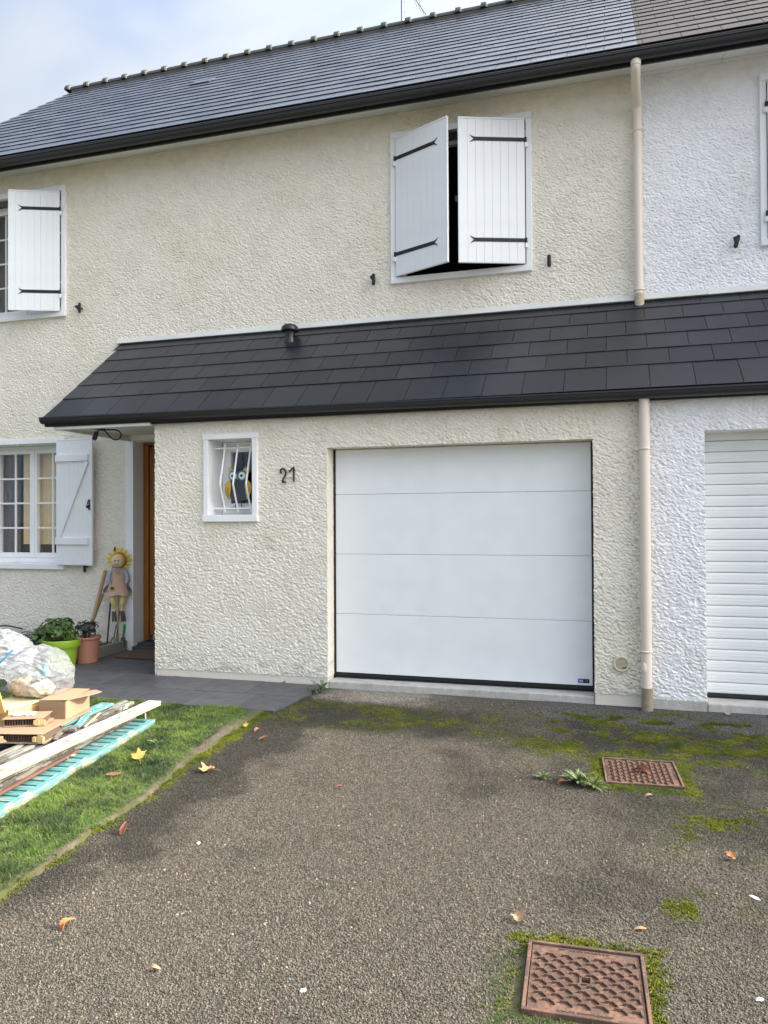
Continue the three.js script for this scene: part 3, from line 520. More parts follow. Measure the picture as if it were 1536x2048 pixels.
// hold-backs on the wall
function holdback(parent, x, y, z, kind, tilt = 0) {
  const g = [rod([0, 0, -0.04], [0, 0, 0.05], 0.009), T(new THREE.CapsuleGeometry(0.02, 0.09, 4, 12).scale(1, 1, 0.6), 0, 0, 0.055)];
  if (kind === 'wing') { const s = new THREE.Shape(); s.moveTo(-0.008, -0.045); s.quadraticCurveTo(-0.02, -0.01, -0.068, 0.022); s.quadraticCurveTo(-0.04, 0.03, -0.008, 0.03); g.push(T(bare(extrude(s, 0.02, 0.004)), 0, 0, 0.045)); }
  if (kind === 'hook') { const s = new THREE.Shape(); s.moveTo(-0.004, -0.01); s.quadraticCurveTo(-0.03, 0.005, -0.036, 0.03); s.quadraticCurveTo(-0.02, 0.045, -0.004, 0.045); g.push(T(bare(extrude(s, 0.02, 0.004)), 0, 0, 0.045)); }
  mesh('shutter_holdback', g, M.iron, parent, [x, y, z], [0, 0, tilt]);
}
holdback(house, -3.692, 4.116, ZM, 'wing'); holdback(house, 0.09, 4.103, ZM, 'hook'); holdback(house, 1.96, 4.115, ZM, ''); holdback(house2, 3.71, 4.118, ZM, 'hook', -0.25);
holdback(house, -3.62, 0.935, ZM, '');

// ---------------------------------------------------------------- front door, set back in its reveal
{
  const x0 = -2.952, zb = -1.3;
  const d = mesh('front_door', [span(x0 + 0.075, -2.0, 0.1, 2.4, zb - 0.02, zb + 0.02, 0.004)], M.door, house);
  mesh('door_frame', [span(x0, x0 + 0.07, 0.04, 2.42, zb - 0.04, zb + 0.045, 0.006), span(x0, -1.9, 2.42, 2.5, zb - 0.04, zb + 0.045, 0.006)], M.door, d);
  mesh('door_panel', [span(x0 + 0.17, -2.1, 0.45, 1.2, zb + 0.0205, zb + 0.035, 0.01), span(x0 + 0.17, -2.1, 1.35, 2.25, zb + 0.0205, zb + 0.035, 0.01)], M.door, d);
  mesh('weather_bar', [span(x0 + 0.14, -2.05, 0.31, 0.345, zb + 0.0205, zb + 0.07, 0.01)], M.door, d);
  mesh('door_surround', [span(-3.062, -2.953, -0.08, 2.46, ZM - 0.02, ZM + 0.03, 0.004), span(-3.062, -1.85, 2.4605, 2.53, ZM - 0.02, ZM + 0.032, 0.004), span(-2.975, -2.953, 0.0, 2.46, zb - 0.02, ZM - 0.02), span(-2.953, -1.85, 2.45, 2.4595, zb, ZM - 0.02)], M.pvc, house);
  mesh('wall', [span(-3.2, -1.7, -0.2, 2.6, zb - 0.16, zb - 0.06)], M.creamFlat, house);
  mesh('door_step', [span(-2.95, -1.85, -0.2, 0.03, zb - 0.06, ZM - 0.05, 0.006), span(-2.95, -1.85, -0.2, 0.0, ZM - 0.049, ZM + 0.06, 0.006)], std([0.06, 0.062, 0.066], { roughness: 0.6, map: TX.paver, bumpMap: TX.paverBump, bumpScale: 0.004 }), house);
}
// round air grille low on the garage front
{
  const g = mesh('air_grille', [T(new THREE.TorusGeometry(0.058, 0.0085, 8, 36), 0, 0, 0.012), T(new THREE.CylinderGeometry(0.058, 0.058, 0.012, 30).rotateX(Math.PI / 2), 0, 0, 0.0)], std([0.72, 0.66, 0.47], { roughness: 0.6, map: TX.plain }), house, [2.617, 0.279, ZF + 0.006]);
  mesh('grille_opening', [T(new THREE.CylinderGeometry(0.05, 0.05, 0.003, 30).rotateX(Math.PI / 2), 0, 0, 0.0065)], std([0.1, 0.085, 0.06]), g);
  const slat = std([0.70, 0.63, 0.44], { roughness: 0.6 });
  for (let i = 0; i < 9; i++) { const y = -0.042 + i * 0.0105, w = 2 * Math.sqrt(0.05 ** 2 - y * y); mesh('grille_slat', [i === 1 ? box(w * 0.55, 0.006, 0.006, -w * 0.2, y, 0.012) : box(w, 0.006, 0.006, 0, y, 0.012)], slat, g); }
}
// house number
{
  const n = thing('house_number', 'dark metal house number 21 on the cream render beside the barred window', 'house number', [-0.394, 1.922, ZF + 0.016]);
  // centre lines in units of the pixel grid of the number, then thickened
  const S = 0.1355 / 640, ox = 770, oy = 740, P = (x, y) => [(x - ox) * S, (oy - y) * S];
  const strip = (pts, w) => { // flat strip of width w along a polyline
    const c = new THREE.CatmullRomCurve3(pts.map((p) => new THREE.Vector3(...P(...p), 0)), false, 'centripetal'), N = pts.length > 2 ? 40 : 1, L = [], R = [];
    for (let i = 0; i <= N; i++) { const q = c.getPoint(i / N), t = c.getTangent(i / N); L.push([q.x - t.y * w / 2, q.y + t.x * w / 2]); R.push([q.x + t.y * w / 2, q.y - t.x * w / 2]); }
    return extrude(poly(L.concat(R.reverse())), 0.007, 0.001);
  };
  mesh('digit', [strip([[495, 675], [450, 615], [442, 555], [475, 490], [550, 465], [630, 500], [685, 570], [705, 660], [690, 740], [640, 830], [580, 930], [548, 1020], [545, 1055]], 62 * S), strip([[515, 1066], [705, 1062]], 58 * S)], M.number, n);
  mesh('digit', [strip([[1086, 410], [1086, 1050]], 66 * S), strip([[860, 610], [1075, 415]], 62 * S)], M.number, n);
  mesh('connecting_bar', [rbox(300 * S, 66 * S, 0.008, ...P(885, 806), 0.006, 0.001)], std([0.82, 0.82, 0.78], { roughness: 0.35 }), n);
}
// ---------------------------------------------------------------- driveway, lawn, path, bed
const edgeX = (z) => lerp(-0.235, -0.165, sstep(1, 3.4, z)) + 0.03 * nz(z * 2.2, 3.3) + 0.012 * nz(z * 9, 1.1);      // left edge of the asphalt
const stripX = (z) => lerp(-0.33, -0.15, sstep(1.7, 3.0, z)) + lerp(0, 0.05, sstep(3.4, 4.4, z)) + 0.02 * nz(z * 3, 8.8);  // bare dirt strip beside it
const LIDS = [ // corners far-left, far-right, near-right, near-left
  [[2.229, 3.8], [2.664, 3.764], [2.655, 4.195], [2.212, 4.215]],
  [[2.481, 1.57], [2.926, 1.525], [2.945, 1.994], [2.5, 1.994]],
];
const lidDist = (x, z, L) => { const c = [(L[0][0] + L[2][0]) / 2, (L[0][1] + L[2][1]) / 2]; return Math.max(Math.abs(x - c[0]) - 0.215, Math.abs(z - c[1]) - 0.205); };
const inLid = (x, z, m = 0) => LIDS.some((L) => { for (let i = 0; i < 4; i++) { const a = L[i], b = L[(i + 1) % 4]; if ((b[0] - a[0]) * (z - a[1]) - (b[1] - a[1]) * (x - a[0]) < -m * 0.45) return false; } return true; });
function mossAmount(x, z) { // where moss grows, 0..1
  const n = fbm(x * 2.1 + 5, z * 2.6, 1.5, 5), n2 = fbm(x * 6 + 2, z * 7, 4.4, 4), f = fbm(x * 17, z * 19, 2.2, 3);
  let m = 0;
  m = Math.max(m, sstep(0.1, 0.42, n + 0.6 * n2 + 0.06) * sstep(2.5, 3.1, x) * sstep(4.8, 2.2, z) * 0.75);
  m = Math.max(m, sstep(-0.3, 0.2, n2 + 0.4 * n) * sstep(1.3, 2.4, x) * sstep(0.3, 0.6, z) * sstep(2.1, 1.2, z) * 0.85);
  m = Math.max(m, sstep(0.1, 0.34, n2 + n * 0.6 + 0.1) * sstep(0.75, 0.2, x) * sstep(0.4, 0.9, z) * sstep(1.9, 1.0, z) * 0.5);
  const ex = x - edgeX(z); m = Math.max(m, sstep(0.17 + 0.14 * n2, 0.02, ex) * sstep(-0.3, 0.05, n2 + 0.15));
  for (const [i, L] of LIDS.entries()) { const d = lidDist(x, z, L), w = i ? 0.19 : 0.14, side = i ? 1 : (z < L[0][1] ? 1 : x > 2.66 ? 0.95 : 0.55); m = Math.max(m, sstep(w + 0.07 * n2 + 0.05 * f, 0.0, d) * side); }
  m = Math.max(m, sstep(0.3, 0.0, Math.hypot((x - 2.86) * 1.4, z - 3.35)) * sstep(-0.05, 0.25, n2 + 0.08), sstep(0.35, 0.0, Math.hypot((x - 3.1) * 1.1, (z - 2.4) * 1.2)) * sstep(-0.05, 0.2, n2 + 0.1), sstep(0.3, 0, Math.hypot(x - 2.95, (z - 1.85) * 0.8)) * sstep(-0.05, 0.25, n2 + 0.1));
  m = Math.max(m, sstep(0.22, 0, Math.hypot((x - 0.3) * 0.8, z - 3.72)) * sstep(0, 0.3, n2 + 0.03) * 0.35);
  m = Math.max(m, 0.5 * sstep(-0.25, 0.3, n + 0.5 * n2 + 0.1) * Math.max(0.6 * sstep(2.2, 3.0, x) * sstep(4.9, 3.2, z), sstep(1.75, 1.1, z) * sstep(0.42, 0.7, z)));
  return clamp(m * (0.75 + 0.7 * f));
}
function asphaltCol(x, z) {
  const n = fbm(x * 0.9, z * 0.9, 3, 4), n2 = 0.9 * fbm(x * 4, z * 4, 7, 4), sp = nz(x * 60, z * 60, 3);
  // worn pale track down the middle, black algae film at the margins and near the house (blotchy, with an edge of its own)
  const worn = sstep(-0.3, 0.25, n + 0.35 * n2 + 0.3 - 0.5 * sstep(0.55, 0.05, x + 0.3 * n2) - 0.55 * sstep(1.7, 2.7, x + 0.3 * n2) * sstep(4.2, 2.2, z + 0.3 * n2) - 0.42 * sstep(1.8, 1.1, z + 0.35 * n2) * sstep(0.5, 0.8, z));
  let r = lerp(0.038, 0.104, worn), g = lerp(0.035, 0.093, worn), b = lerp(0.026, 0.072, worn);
  const dust = sstep(0.42, 0.12, Math.hypot((x - 0.55) * 0.55, z - 0.32) + 0.25 * n2) ; r = lerp(r, 0.27, dust); g = lerp(g, 0.25, dust); b = lerp(b, 0.21, dust);
  const grav = sstep(0.55, 0.2, Math.abs(z - 0.38) + Math.max(0, 2.2 - x) + 0.5 * n2); r = lerp(r, 0.1, grav * 0.8); g = lerp(g, 0.1, grav * 0.8); b = lerp(b, 0.1, grav * 0.8);
  const m = mossAmount(x, z); const k = 0.8 + 0.5 * sp;
  const mg = sstep(0.05, 0.62, m); r = lerp(r, 0.095 * k, mg * 0.85); g = lerp(g, 0.112 * k, mg * 0.85); b = lerp(b, 0.018, mg * 0.85);
  return [r, g, b];
}
{
  // the asphalt: a fine sheet where the camera looks, a coarse one beyond
  const fine = (x0, x1, z0, z1, step) => {
    const nx = Math.round((x1 - x0) / step), nzz = Math.round((z1 - z0) / step), pos = [], uv = [], col = [], idx = [];
    for (let j = 0; j <= nzz; j++) for (let i = 0; i <= nx; i++) { let x = lerp(x0, x1, i / nx); const z = lerp(z0, z1, j / nzz); if (x0 < 0 && z > 0.6) x = lerp(Math.min(edgeX(z) - 0.06, x1), x1, i / nx);
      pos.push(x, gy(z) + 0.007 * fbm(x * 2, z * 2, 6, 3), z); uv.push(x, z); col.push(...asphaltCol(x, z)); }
    for (let j = 0; j < nzz; j++) for (let i = 0; i < nx; i++) { const a = j * (nx + 1) + i, d = a + nx + 1; idx.push(a, d, a + 1, a + 1, d, d + 1); }
    const g = new THREE.BufferGeometry(); g.setAttribute('position', new THREE.Float32BufferAttribute(pos, 3)); g.setAttribute('uv', new THREE.Float32BufferAttribute(uv, 2)); g.setAttribute('color', new THREE.Float32BufferAttribute(col, 3)); g.setIndex(idx); g.computeVertexNormals(); return g;
  };
  const asph = new THREE.MeshStandardMaterial({ color: 0xffffff, vertexColors: true, roughness: 0.92, map: TX.asph, bumpMap: TX.asphBump, bumpScale: 0.008 });
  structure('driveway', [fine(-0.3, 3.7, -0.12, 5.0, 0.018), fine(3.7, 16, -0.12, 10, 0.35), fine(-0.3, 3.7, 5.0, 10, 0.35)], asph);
}
// stone chips that stand out of the worn asphalt
{
  const R = rng(21), N = 300000, geo = new THREE.IcosahedronGeometry(1, 0), im = new THREE.InstancedMesh(geo, std([1, 1, 1], { roughness: 0.85 }), N), m = new THREE.Matrix4(), q = new THREE.Quaternion(), e = new THREE.Euler(), c = new THREE.Color();
  let n = 0; for (let t = 0; t < N * 4 && n < N; t++) {
    const z = 0.25 + 4.75 * Math.pow(R(), 0.8), x = -0.25 + 3.9 * R(); if (x < edgeX(z) + 0.01 || inLid(x, z, 0.02)) continue;
    const mo = mossAmount(x, z); if (R() < mo * 1.3 - 0.2) continue;
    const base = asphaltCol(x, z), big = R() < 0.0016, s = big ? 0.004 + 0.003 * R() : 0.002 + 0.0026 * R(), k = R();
    e.set(R() * 6, R() * 6, R() * 6); q.setFromEuler(e); m.compose(new THREE.Vector3(x, gy(z) + 0.007 * fbm(x * 2, z * 2, 6, 3) + s * 0.25, z), q, new THREE.Vector3(s * (0.8 + 0.6 * R()), s * 0.75, s * (0.8 + 0.6 * R()))); im.setMatrixAt(n, m);
    const l = big ? 2.8 : k < 0.3 ? 0.5 : k < 0.6 ? 0.95 : k < 0.9 ? 1.45 : 2.0, w = R() * 0.16; c.setRGB(Math.min(0.7, base[0] * l * (1.0 + w)), Math.min(0.7, base[1] * l), Math.min(0.66, base[2] * l * (1 - w * 0.5))); im.setColorAt(n, c); n++;
  }
  im.count = n; im.name = 'stone_chips'; im.userData = { kind: 'stuff', label: 'small pale and dark stone chips in the worn asphalt driveway', category: 'stone chips' }; scene.add(im);
}
// moss cushions
{
  const R = rng(22), N = 130000, g = []; const tip = (a, r, h) => { const t = new THREE.BufferGeometry(); const c = Math.cos(a), s = Math.sin(a); t.setAttribute('position', new THREE.Float32BufferAttribute([-s * 0.3, 0, c * 0.3, s * 0.3, 0, -c * 0.3, c * r, h, s * r], 3)); t.computeVertexNormals(); return t; };
  for (let i = 0; i < 9; i++) g.push(tip(i * 0.7 + R(), 0.3 + 0.8 * R(), 0.6 + 0.6 * R()));
  const im = new THREE.InstancedMesh(merge(g), std([1, 1, 1], { roughness: 0.95, side: THREE.DoubleSide }), N), m = new THREE.Matrix4(), q = new THREE.Quaternion(), up = new THREE.Vector3(0, 1, 0), c = new THREE.Color();
  let n = 0; for (let t = 0; t < 900000 && n < N; t++) {
    const z = 0.3 + 4.7 * R(), x = -0.3 + 3.9 * R(); if (x < edgeX(z) - 0.03 || inLid(x, z, 0.01)) continue; const mo = mossAmount(x, z); if (R() > (mo - 0.28) * 1.5) continue;
    const s = 0.004 + 0.006 * R() * (0.5 + mo); q.setFromAxisAngle(up, R() * 6.3); m.compose(new THREE.Vector3(x, gy(z) + 0.007 * fbm(x * 2, z * 2, 6, 3) - 0.001, z), q, new THREE.Vector3(s, s * (0.7 + R()), s)); im.setMatrixAt(n, m);
    const y = clamp(fbm(x * 5, z * 5, 9, 3) * 1.6 + 0.45 + 0.3 * (R() - 0.5)); c.setRGB(lerp(0.08, 0.27, y), lerp(0.115, 0.27, y), lerp(0.015, 0.02, y)); im.setColorAt(n, c); n++;
  }
  im.count = n; im.name = 'moss'; im.userData = { kind: 'stuff', label: 'yellow green moss growing on the asphalt and round the iron covers', category: 'moss' }; scene.add(im);
}
// lawn
const lawnH = (x, z) => lawnY(z) + 0.012 * fbm(x * 2.5, z * 2.5, 12, 3);
{
  const pos = [], uv = [], idx = [], col = []; const nx = 110, nzz = 90;
  for (let j = 0; j <= nzz; j++) for (let i = 0; i <= nx; i++) { const z = lerp(0.2, 10, Math.pow(j / nzz, 1.3)), xr = z < 1.02 ? -3.0 : stripX(Math.min(z, 5)) - 0.01, x = xr - 9 * Math.pow(i / nx, 1.7); pos.push(x, lawnH(x, z) - (i === 0 ? 0.01 : 0), z); uv.push(x, z); const q = fbm(x * 7, z * 7, 2, 4); col.push(0.06 + 0.05 * q, 0.075 + 0.05 * q, 0.025); }
  for (let j = 0; j < nzz; j++) for (let i = 0; i < nx; i++) { const a = j * (nx + 1) + i, d = a + nx + 1; idx.push(a, a + 1, d, a + 1, d + 1, d); }
  const g = new THREE.BufferGeometry(); g.setAttribute('position', new THREE.Float32BufferAttribute(pos, 3)); g.setAttribute('uv', new THREE.Float32BufferAttribute(uv, 2)); g.setAttribute('color', new THREE.Float32BufferAttribute(col, 3)); g.setIndex(idx); g.computeVertexNormals();
  structure('lawn', g, new THREE.MeshStandardMaterial({ vertexColors: true, roughness: 0.95, map: TX.conc, bumpMap: TX.concBump, bumpScale: 0.01 }));
}
{ // dirt strip between grass and asphalt
  const pos = [], uv = [], idx = [], col = [], nzz = 220, nx = 14;
  for (let j = 0; j <= nzz; j++) for (let i = 0; i <= nx; i++) { const z = lerp(1.02, 5.2, j / nzz), a = stripX(z) - 0.04 - 0.03 * nz(z * 5, 2) - 0.02 * nz(z * 17, 4), b = Math.max(edgeX(z) + 0.015 + 0.02 * nz(z * 8, 5), a + 0.08), x = lerp(a, b, i / nx), h = Math.sin(Math.PI * i / nx);
    pos.push(x, gy(z) + 0.004 + 0.016 * h + 0.009 * fbm(x * 30, z * 30, 3, 3) - (i === 0 || i === nx ? 0.02 : 0), z); uv.push(x, z); const q = fbm(x * 14, z * 14, 5, 4), mm = sstep(-0.12, 0.2, fbm(x * 6, z * 4, 8, 3) + 0.2 * (i / nx - 0.4)); col.push(lerp(0.125 + 0.12 * q, 0.08, mm * 0.85), lerp(0.1 + 0.1 * q, 0.09, mm * 0.85), lerp(0.072 + 0.07 * q, 0.02, mm * 0.85)); }
  for (let j = 0; j < nzz; j++) for (let i = 0; i < nx; i++) { const a = j * (nx + 1) + i, d = a + nx + 1; idx.push(a, d, a + 1, a + 1, d, d + 1); }
  const g = new THREE.BufferGeometry(); g.setAttribute('position', new THREE.Float32BufferAttribute(pos, 3)); g.setAttribute('uv', new THREE.Float32BufferAttribute(uv, 2)); g.setAttribute('color', new THREE.Float32BufferAttribute(col, 3)); g.setIndex(idx); g.computeVertexNormals();
  structure('dirt_strip', g, new THREE.MeshStandardMaterial({ vertexColors: true, roughness: 0.95, map: TX.conc, bumpMap: TX.concBump, bumpScale: 0.006 }));
}
// grass: bent blades in tufts
function blade(len, w, bend, az, tilt) {
  const N = 3, pos = [], idx = []; const dx = Math.cos(az), dz = Math.sin(az);
  for (let i = 0; i <= N; i++) { const t = i / N, o = bend * t * t + tilt * t, y = len * t * (1 - 0.25 * t * bend / len), ww = w * (1 - t * 0.85) / 2; pos.push(dx * o - dz * ww, y, dz * o + dx * ww, dx * o + dz * ww, y, dz * o - dx * ww); }
  for (let i = 0; i < N; i++) { const a = i * 2; idx.push(a, a + 1, a + 2, a + 1, a + 3, a + 2); }
  const g = new THREE.BufferGeometry(); g.setAttribute('position', new THREE.Float32BufferAttribute(pos, 3)); g.setIndex(idx); g.computeVertexNormals(); return g;
}
const shutterZone = (x, z) => x < -0.9 + (z - 1.6) * 0.1 + 0.02 && z > 1.62 && z < 4.4;   // covered by the heap
{
  const R = rng(31);
  const tuft = (n, l) => merge(Array.from({ length: n }, () => { const a = R() * 6.3; const b = blade(l * (0.5 + 0.6 * R()), 0.0035 + 0.002 * R(), l * (0.2 + 0.7 * R()), a, 0.008 * R()); return T(b, (R() - 0.5) * 0.03, 0, (R() - 0.5) * 0.03); }));
  const clover = () => { const g = []; for (let k = 0; k < 4; k++) { const x = (R() - 0.5) * 0.045, z = (R() - 0.5) * 0.045, h = 0.012 + 0.014 * R(); for (let i = 0; i < 3; i++) { const c = new THREE.CircleGeometry(0.0065, 6); c.rotateX(-Math.PI / 2 + 0.35); T(c, 0, 0, 0.0065); c.rotateY(i * 2.1 + k); g.push(T(c, x, h, z)); } } return merge(g); };
  const kinds = [tuft(9, 0.05), tuft(10, 0.06), tuft(8, 0.042), clover()];
  const mats = [0, 1, 2, 3].map(() => new THREE.MeshPhysicalMaterial({ color: 0xffffff, roughness: 0.75, side: THREE.DoubleSide, transmission: 0.25, thickness: 0 }));
  const counts = [8500, 8500, 8500, 6500];
  kinds.forEach((geo, ki) => {
    const im = new THREE.InstancedMesh(geo, mats[ki], counts[ki]), m = new THREE.Matrix4(), q = new THREE.Quaternion(), up = new THREE.Vector3(0, 1, 0), c = new THREE.Color(); let n = 0;
    for (let t = 0; t < 300000 && n < counts[ki]; t++) {
      const z = 1.0 + 3.9 * R(), x = stripX(z) + 0.015 - 2.6 * Math.pow(R(), 1.3); if (shutterZone(x, z) || z < 1.09 + 0.02 * nz(x * 9, 1) ) continue;
      const dEdge = stripX(z) - x, dens = fbm(x * 3, z * 3, 20, 3); if (dEdge < 0.05 && R() > 0.35) continue; if (fbm(x * 5, z * 5, 61, 3) < -0.13 && R() < 0.75) continue; if (ki === 3 && dens < -0.02 && R() < 0.8) continue;
      const s = (0.42 + 0.42 * R() + 0.5 * Math.max(0, fbm(x * 4, z * 4, 44, 3))) * (z < 1.5 ? 1.15 : 1) * (dEdge < 0.08 ? 0.7 : 1);
      q.setFromAxisAngle(up, R() * 6.3); m.compose(new THREE.Vector3(x, lawnH(x, z) - 0.003, z), q, new THREE.Vector3(s, s, s)); im.setMatrixAt(n, m);
      const y = clamp(0.42 + dens * 2.2 + 0.8 * fbm(x * 11, z * 11, 70, 2) + (R() - 0.5) * 0.7), dry = R() < 0.06; dry ? c.setRGB(0.26, 0.22, 0.1) : ki === 3 ? c.setRGB(lerp(0.06, 0.15, y), lerp(0.13, 0.24, y), lerp(0.03, 0.06, y)) : c.setRGB(lerp(0.032, 0.185, y), lerp(0.075, 0.275, y), lerp(0.01, 0.026, y)); im.setColorAt(n, c); n++;
    }
    im.count = n; im.name = numbered('grass'); im.userData = { kind: 'stuff', label: ki === 3 ? 'low clover among the grass of the lawn' : ['short green lawn grass between heap and driveway', 'taller blades of lawn grass beside the slate path', 'fine short lawn grass along the dirt strip'][ki], category: ki === 3 ? 'clover' : 'grass' }; scene.add(im);
  });
  // ragged grass round the iron covers
  const im = new THREE.InstancedMesh(kinds[2], mats[2], 1500), m = new THREE.Matrix4(), q = new THREE.Quaternion(), up = new THREE.Vector3(0, 1, 0), c = new THREE.Color(); let n = 0;
  for (let t = 0; t < 90000 && n < 1300; t++) {
    const w = R() < 0.45 ? 0 : 1, L = LIDS[w]; let x, z;
    if (w === 0) { if (R() < 0.65) { x = 2.2 - 0.1 * R() * R() * 1.4 - 0.02; z = 3.85 + 0.55 * R(); } else { x = 2.15 + 0.25 * R(); z = 4.21 + 0.1 * R(); } }
    else { const k = R(); if (k < 0.62) { x = 2.45 + 0.5 * R(); z = 2.0 + 0.11 * R() * R() + 0.01; } else if (k < 0.82) { x = 2.42 + 0.5 * R(); z = 1.54 - 0.07 * R(); } else { x = 2.95 + 0.05 * R(); z = 1.55 + 0.5 * R(); } }
    if (inLid(x, z, 0.0)) continue; const s = 0.22 + 0.38 * R() * R() + (w ? 0.12 : 0); q.setFromAxisAngle(up, R() * 6.3); m.compose(new THREE.Vector3(x, gy(z), z), q, new THREE.Vector3(s, s, s)); im.setMatrixAt(n, m); const y = R(); c.setRGB(lerp(0.045, 0.14, y), lerp(0.085, 0.19, y), 0.02); im.setColorAt(n, c); n++;
  }
  im.count = n; im.name = numbered('grass'); im.userData = { kind: 'stuff', label: 'ragged grass growing round the rims of the iron covers', category: 'grass' }; scene.add(im);
}
// slate path
{
  const path = structure('path', [span(-3.02, -0.42, -0.5, -0.062, -1.05, 0.18)].concat([(() => { const g = span(-3.02, -0.36, -0.45, 0, 0, 0.86); g.rotateX(0.036); return T(g, 0, -0.066, 0.18); })()]), std([0.1, 0.1, 0.095], { roughness: 0.95, map: TX.conc, bumpMap: TX.concBump, bumpScale: 0.004 }));
  const R = rng(41), mats = [0, 1, 2, 3].map((i) => std([0.1 + 0.009 * (i - 1.5), 0.1 + 0.009 * (i - 1.5), 0.101 + 0.009 * (i - 1.5)], { roughness: 0.52, map: TX.paver, bumpMap: TX.paverBump, bumpScale: 0.006 }));
  const zr = [-1.04, -0.44, 0.16, 0.62, 1.07];
  for (let j = 0; j + 1 < zr.length; j++) for (let i = 0; i < 7; i++) {
    const off = j % 2 ? 0 : 0.14; let a = -3.02 + i * 0.505 - off, b = a + 0.5015; a = Math.max(a, -3.02); const right = -0.03 - 0.105 * Math.max(0, (zr[j] + zr[j + 1]) / 2 - 0.2); b = Math.min(b, zr[j] > 0.1 ? right : -1.85);
    if (b - a < 0.04) continue; if (zr[j] < 0.1 && a > -1.87) continue;
    const z0 = zr[j] + 0.0025, z1 = zr[j + 1] - 0.0025, zc = (z0 + z1) / 2;
    const last = zr[j] > 0.1 && b > right - 0.01; let g;
    if (last) { // cut on the skew along the driveway
      const rz = (z) => -0.02 - 0.13 * (z - 0.15) - 0.02 * nz(z * 20, 4); const pts = [[a, -z0], [a, -z1]]; for (let k = 0; k <= 5; k++) { const z = lerp(z1, z0, k / 5); pts.push([rz(z), -z]); }
      g = uvm(extrude(poly(pts), 0.04, 0.003)); g.rotateX(-Math.PI / 2); g.translate(-(a + b) / 2, -0.022, -zc);
    } else g = rbox(b - a, 0.04, z1 - z0, 0, 0, 0, 0.004);
    const p = g.attributes.uv; const du = R() * 5, dv = R() * 5; for (let k = 0; k < p.count; k++) p.setXY(k, p.getX(k) + du, p.getY(k) + dv);
    mesh('paver', g, mats[Math.floor(R() * 4)], path, [(a + b) / 2, pathY(zc) - 0.02 + (R() - 0.5) * 0.004, zc], [(zc > 0.18 ? 0.036 : 0) + (R() - 0.5) * 0.008, 0, (R() - 0.5) * 0.008]);
  }
}
// planting bed along the wall, with its concrete edging
{
  const pos = [], uv = [], idx = [], nx = 70, nzz = 26;
  for (let j = 0; j <= nzz; j++) for (let i = 0; i <= nx; i++) { const x = lerp(-8, -3.07, i / nx), z = lerp(-1.1, 0.35, j / nzz); pos.push(x, 0.0 + 0.05 * fbm(x * 4, z * 4, 3, 4) - 0.12 * sstep(0.1, 0.35, z), z); uv.push(x, z); }
  for (let j = 0; j < nzz; j++) for (let i = 0; i < nx; i++) { const a = j * (nx + 1) + i, d = a + nx + 1; idx.push(a, d, a + 1, a + 1, d, d + 1); }
  const g = new THREE.BufferGeometry(); g.setAttribute('position', new THREE.Float32BufferAttribute(pos, 3)); g.setAttribute('uv', new THREE.Float32BufferAttribute(uv, 2)); g.setIndex(idx); g.computeVertexNormals();
  structure('flower_bed', g, std([0.07, 0.05, 0.036], { roughness: 0.95, map: TX.conc, bumpMap: TX.concBump, bumpScale: 0.02 }));
  const R = rng(51), N = 2600, lg = new THREE.PlaneGeometry(1, 0.6, 2, 1); { const p = lg.attributes.position; for (let i = 0; i < p.count; i++) p.setZ(i, 0.25 * p.getX(i) * p.getX(i) * 4 - 0.1); lg.computeVertexNormals(); }
  const im = new THREE.InstancedMesh(lg, std([1, 1, 1], { roughness: 0.9, side: THREE.DoubleSide }), N), m = new THREE.Matrix4(), q = new THREE.Quaternion(), e = new THREE.Euler(), c = new THREE.Color();
  for (let n = 0; n < N; n++) { const x = -3.1 - 3 * R(), z = -1.02 + 1.2 * R(), s = 0.015 + 0.03 * R(); e.set(-1.57 + (R() - 0.5) * 1.4, R() * 0.8, R() * 6.3); q.setFromEuler(e); m.compose(new THREE.Vector3(x, 0.02 + 0.05 * fbm(x * 4, z * 4, 3, 4) + 0.02 * R(), z), q, new THREE.Vector3(s, s, s)); im.setMatrixAt(n, m); const k = R(); k < 0.25 ? c.setRGB(0.06, 0.1, 0.03) : c.setRGB(0.1 + 0.12 * R(), 0.075 + 0.08 * R(), 0.045 + 0.04 * R()); im.setColorAt(n, c); }
  im.name = 'leaf_litter'; im.userData = { kind: 'stuff', label: 'brown leaf litter covering the planting bed under the window', category: 'leaf litter' }; scene.add(im);
  const k = mesh('edging_stone', [rbox(0.055, 0.2, 0.82, -3.045, -0.03, -0.62, 0.01)], std([0.3, 0.28, 0.24], { roughness: 0.9, map: TX.conc, bumpMap: TX.concBump, bumpScale: 0.003 })); k.rotation.y = 0; tag(k, 'low concrete edging between the bed and the slate path', 'edging stone');
}
